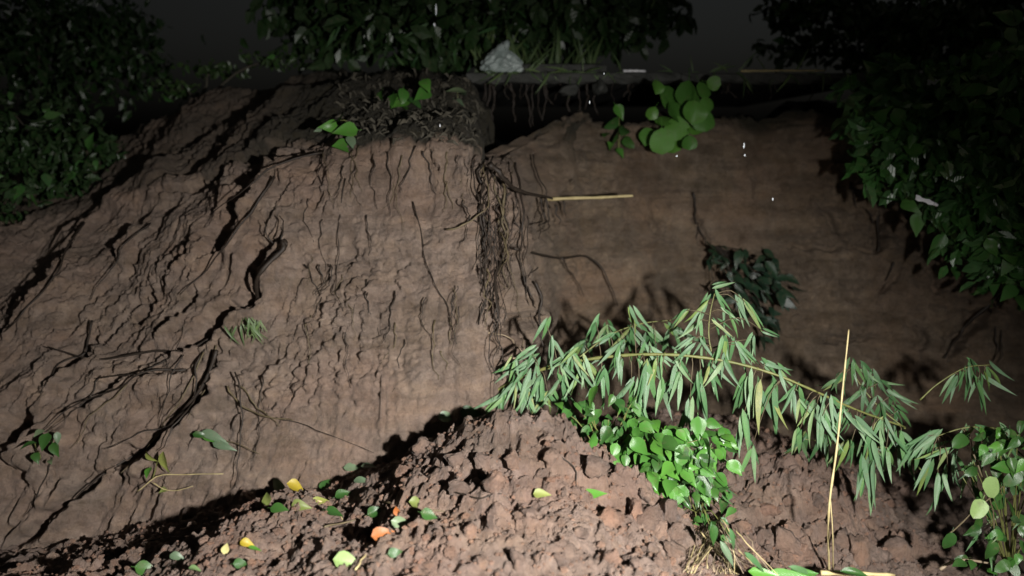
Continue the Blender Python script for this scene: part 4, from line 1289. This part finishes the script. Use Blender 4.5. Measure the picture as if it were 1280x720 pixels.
# fallen leaves on the soil
fl = [(371, 613, 30, 'yellow', 1, .1, 'bright yellow leaf resting on the left ridge of soil'), (402, 629, 22, 'olive', .6, .5, 'yellow green leaf just right of the bright yellow leaf'),
      (380, 634, 26, 'olive', 1, -.2, 'olive leaf lying below the bright yellow leaf'), (312, 683, 20, 'yellow', .8, -.3, 'orange yellow leaf tip near the bottom left'),
      (318, 692, 18, 'fallen_green', 1, .2, 'small green leaf under the orange yellow leaf tip'), (281, 688, 17, 'paleyellow', .3, .8, 'pale yellow leaf left of the orange yellow tip'),
      (480, 667, 30, 'orange', 1, .35, 'curled orange leaf on the front of the mound'), (494, 640, 15, 'orange', .2, 1, 'small orange scrap of leaf above the curled orange leaf'),
      (437, 705, 40, 'palegreen', 1, -.1, 'broad pale green leaf at the bottom edge'), (743, 620, 34, 'fallen_green', 1, .1, 'narrow bright green leaf lying on the right of the mound'),
      (443, 587, 24, 'grey', 1, .1, 'grey green leaf at the top of the left ridge'), (463, 586, 20, 'grey', 1, .5, 'small grey green leaf beside another at the ridge top'),
      (432, 620, 22, 'weed_dark', .7, .4, 'dark green leaf in the gap on the left ridge'), (346, 606, 26, 'grey', -.2, 1, 'upright curled green leaf left of the yellow leaf'),
      (182, 712, 28, 'weed_dark', 1, 0, 'dark green leaf at the bottom left edge'), (246, 717, 17, 'palegreen', 1, .2, 'tiny pale green leaf cut by the bottom edge'),
      (680, 620, 22, 'olive', 1, -.1, 'dull olive leaf half buried in the middle of the mound'), (495, 692, 20, 'weed_dark', .8, .3, 'small dark leaf on the mound beneath the orange leaf'),
      (505, 655, 30, 'grey', 1, -.3, 'wet greyish leaf in the hollow beside the orange scrap')]
fl += [(352, 640, 24, 'weed_dark', 1, -.3, 'dark leaf tucked left of the olive leaf on the left ridge'), (410, 606, 20, 'weed_dark', .4, 1, 'dark leaf standing between the yellow and grey green leaves'), (336, 624, 22, 'olive', -.5, 1, 'dull olive leaf leaning left of the bright yellow leaf'),
       (455, 604, 22, 'grey', 1, -.4, 'grey leaf lying under the pair of ridge top leaves'), (418, 645, 24, 'weed_dark', 1, .3, 'wet dark leaf below the small yellow green leaf'), (520, 632, 26, 'olive', 1, .1, 'brownish olive leaf above the small orange scrap'),
       (535, 646, 24, 'weed_dark', 1, -.2, 'dark curled leaf right of the small orange scrap'), (470, 640, 22, 'weed_dark', .8, .5, 'dark leaf left of the small orange scrap'), (300, 706, 20, 'weed_dark', 1, .2, 'dark leaf at the bottom edge under the orange yellow tip'),
       (560, 522, 28, 'grey', 1, .3, 'grey green leaf at the left foot of the bamboo'), (590, 516, 26, 'weed_dark', 1, -.2, 'dark leaf lying on the crest under the bamboo'), (225, 700, 22, 'grey', 1, -.5, 'greyish leaf between the dark and pale leaves at bottom left')]
for (px, py, lp, key, dx, dz, lb_) in fl:
    p, nrm = hit(px, py)
    nrm = (nrm + Vector((0, -.5, .6))).normalized()
    ln = lp * p.y / F * 1.1
    ax = Vector((dx, 0, dz)).normalized()
    dv_ = (ax - nrm * ax.dot(nrm)).normalized()
    o = put_leaf(key, p + nrm * .020 - dv_ * ln * .5, dv_, nrm, ln, None, 'fallen_leaf')
    tag(o, lb_, 'leaf', 'fallen leaves on the slipped soil')

for k, (pp, r_, mt_, lb_) in enumerate([([(395, 626), (412, 634), (428, 650)], .0035, 'straw', 'short pale twig among the yellow leaves on the left ridge'), ([(480, 628), (520, 636), (556, 640)], .004, 'twig', 'brown twig lying above the orange scrap'),
                                        ([(405, 660), (440, 652), (470, 646)], .0035, 'twig', 'thin brown twig left of the orange scrap'), ([(540, 528), (580, 522), (640, 524)], .004, 'twig', 'brown twig along the crest of the mound'),
                                        ([(560, 612), (600, 622), (625, 616)], .003, 'root', 'dark twig across the middle of the mound'), ([(445, 712), (455, 696), (462, 680)], .003, 'straw', 'pale straw beside the broad pale green leaf'),
                                        ([(690, 560), (716, 585), (722, 610)], .003, 'root', 'dark twig down the right of the mound'), ([(150, 690), (190, 676), (236, 668)], .003, 'root', 'dark twig along the far left ridge')]):
    pts = surf(pp, .006)
    o, _ = tube_obj('fallen_twig', pts, r_, r_ * .5, M[mt_], None, 5, .003, 4, pts[0])
    tag(o, lb_, 'twig', 'twigs fallen on the slipped soil')

# ------------------------------------------------------------------ clods lying on the slipped soil
MARKS = [('the curled orange leaf', 480, 667), ('the narrow bright green leaf', 743, 620), ('the bright yellow leaf', 371, 613), ('the broad pale green leaf', 437, 705), ('the dull olive leaf', 680, 620),
         ('the dry stalk', 1037, 690), ('the root fan', 890, 690), ('the bright weed', 850, 600), ('the orange yellow leaf tip', 312, 683), ('the dark leaf at bottom left', 182, 712), ('the mound crest', 650, 530),
         ('the small orange scrap', 494, 640), ('the ridge top leaves', 450, 587), ('the pale yellow leaf', 281, 688)]
USED = {}
ORD = ['', 'second ', 'third ', 'fourth ', 'fifth ', 'sixth ', 'seventh ', 'eighth ', 'ninth ', 'tenth ', 'eleventh ', 'twelfth ']


def clods(spots, hue, group):
    spots = sorted(spots, key=lambda q: min((q[0] - m_[1]) ** 2 + (q[1] - m_[2]) ** 2 for m_ in MARKS))
    for (px, py, wpx) in spots:
        if any(abs(px - q[0]) < .5 * q[2] + .6 * wpx and abs(py - q[1]) < .35 * q[2] + .5 * wpx for q in fl):
            continue
        p, nrm = hit(px, py)
        s = wpx * p.y / F * .56
        o = chunk('soil_clod', p + nrm * s * (.24 if wpx > 17 else .08), (s * random.uniform(.9, 1.3), s * random.uniform(.75, 1.1), s * random.uniform(.6, .95)), M['clod'], random.randint(0, 9999), 3, .42)
        nm, mx_, my_ = min(MARKS, key=lambda m_: (px - m_[1]) ** 2 + (py - m_[2]) ** 2)
        dx, dy = px - mx_, py - my_
        side = ('right of' if dx > 0 else 'left of') if abs(dx) > abs(dy) else ('below' if dy > 0 else 'above')
        size = 'large' if wpx > 27 else 'medium' if wpx > 17 else 'small'
        core = '%s %s clod %s %s' % (size, hue, side, nm)
        k = USED.get(core, 0)
        USED[core] = k + 1
        tag(o, core if k == 0 else '%s%s counting outward' % (ORD[min(k, 11)], core), 'clod', group)


c1 = [(612, 603, 42), (600, 585, 30), (572, 612, 28), (810, 650, 44), (822, 668, 34), (795, 640, 30), (745, 588, 40), (765, 600, 28), (660, 640, 20), (702, 655, 18), (590, 668, 22), (520, 640, 22), (545, 668, 20), (480, 690, 24), (760, 700, 30), (790, 700, 28), (700, 700, 20), (640, 690, 18), (615, 640, 16), (560, 690, 18), (530, 560, 26), (505, 590, 26), (455, 610, 20), (720, 620, 20), (680, 590, 18), (840, 690, 26)]
c1 += [(548, 600, 34), (575, 575, 30), (640, 575, 26), (690, 572, 24), (735, 600, 28), (768, 655, 34), (725, 668, 24), (650, 705, 28), (600, 705, 26), (500, 620, 32), (470, 625, 28), (555, 655, 26), (832, 640, 32), (845, 668, 30)]
for k in range(30):
    c1.append((random.uniform(520, 840), random.uniform(600, 712), random.uniform(10, 18)))
clods(c1, 'reddish brown', 'clods on the main mound')
c2 = [(random.uniform(90, 470), 0, random.uniform(11, 22)) for k in range(40)]
c2 = [(x, random.uniform(max(606, 700 - (x - 60) * .36), 716), w) for (x, _, w) in c2]
clods(c2, 'dull brown', 'clods on the left ridge')
c3 = [(955, 672, 34), (985, 680, 44), (1000, 690, 30), (925, 660, 28), (1075, 690, 44), (1125, 690, 36), (1055, 680, 30), (960, 640, 26), (930, 625, 22), (1040, 655, 26), (1020, 630, 22), (985, 625, 18), (1100, 670, 26), (1085, 655, 20), (910, 645, 20), (1010, 665, 24)]
for k in range(14):
    c3.append((random.uniform(900, 1120), random.uniform(610, 700), random.uniform(10, 18)))
clods(c3, 'rounded brown', 'clods under the bamboo')

# loose crumbs nobody could count
import bmesh as _b
V, Fc = [], []
ico = _b.new()
_b.ops.create_icosphere(ico, subdivisions=1, radius=1)
iv = [v.co.copy() for v in ico.verts]
ifc = [[v.index for v in f.verts] for f in ico.faces]
ico.free()
mv = np.stack([JX, JY, H], -1)
ppx, ppy, _ = project(mv[..., 0], mv[..., 1], mv[..., 2])
inv = np.argwhere((ppx > -20) & (ppx < 1200) & (ppy > 500) & (ppy < 740) & (mv[..., 2] > -.05))
for k in range(5200):
    i, j = inv[rng.integers(len(inv))]
    s = float(rng.uniform(.002, .0085)) * (1.7 if k % 9 == 0 else 1)
    c = Vector(mv[i, j]) + Vector((0, 0, s * .4))
    b = len(V)
    sc_ = Vector((random.uniform(.7, 1.3), random.uniform(.7, 1.3), random.uniform(.5, 1)))
    for q in iv:
        f = s * random.uniform(.75, 1.25)
        V.append((c.x + q.x * f * sc_.x, c.y + q.y * f * sc_.y, c.z + q.z * f * sc_.z))
    Fc += [tuple(b + w for w in f) for f in ifc]
cr = link('soil_crumbs', mesh_from('soil_crumbs', V, Fc, M['clod'], False))
tag(cr, 'small loose crumbs of soil strewn over the slipped earth', 'soil', kind='stuff')

# ------------------------------------------------------------------ falling raindrops caught by the torch
m, nt, b = principled('water_drop')
b.inputs['Base Color'].default_value = (.9, .95, 1, 1)
b.inputs['Roughness'].default_value = .02
b.inputs['Transmission Weight'].default_value = .6
b.inputs['IOR'].default_value = 1.33
for (px, py, Y, ln, wh) in [(545, 12, 2.2, .03, 'long raindrop streak before the foliage at the top edge'), (543, 31, 2.2, .010, 'small raindrop just under the long raindrop streak'),
                            (930, 182, 2.4, .018, 'stretched raindrop right of the round leaved plant'), (931, 194, 2.4, .008, 'tiny raindrop right under the stretched raindrop'),
                            (550, 157, 2.6, .010, 'raindrop glinting before the dark topsoil above the roots'), (737, 128, 2.6, .011, 'raindrop glinting before the concrete lumps under the slab'),
                            (846, 195, 2.6, .007, 'tiny raindrop just under the round leaved plant'), (755, 92, 2.8, .007, 'tiny raindrop left of the white glint strip on the slab'), (966, 249, 2.5, .010, 'lone raindrop before the smooth right face')]:
    c = at(px, py, Y)
    V, Fc = tube([(0, 0, ln * (q / 5 - .5)) for q in range(6)], [.0006, .0018, .0024, .0026, .002, .0006], 8)
    o = link('raindrop', mesh_from('raindrop', V, Fc, m), None, c)
    tag(o, wh, 'raindrop', 'raindrops caught in the light')
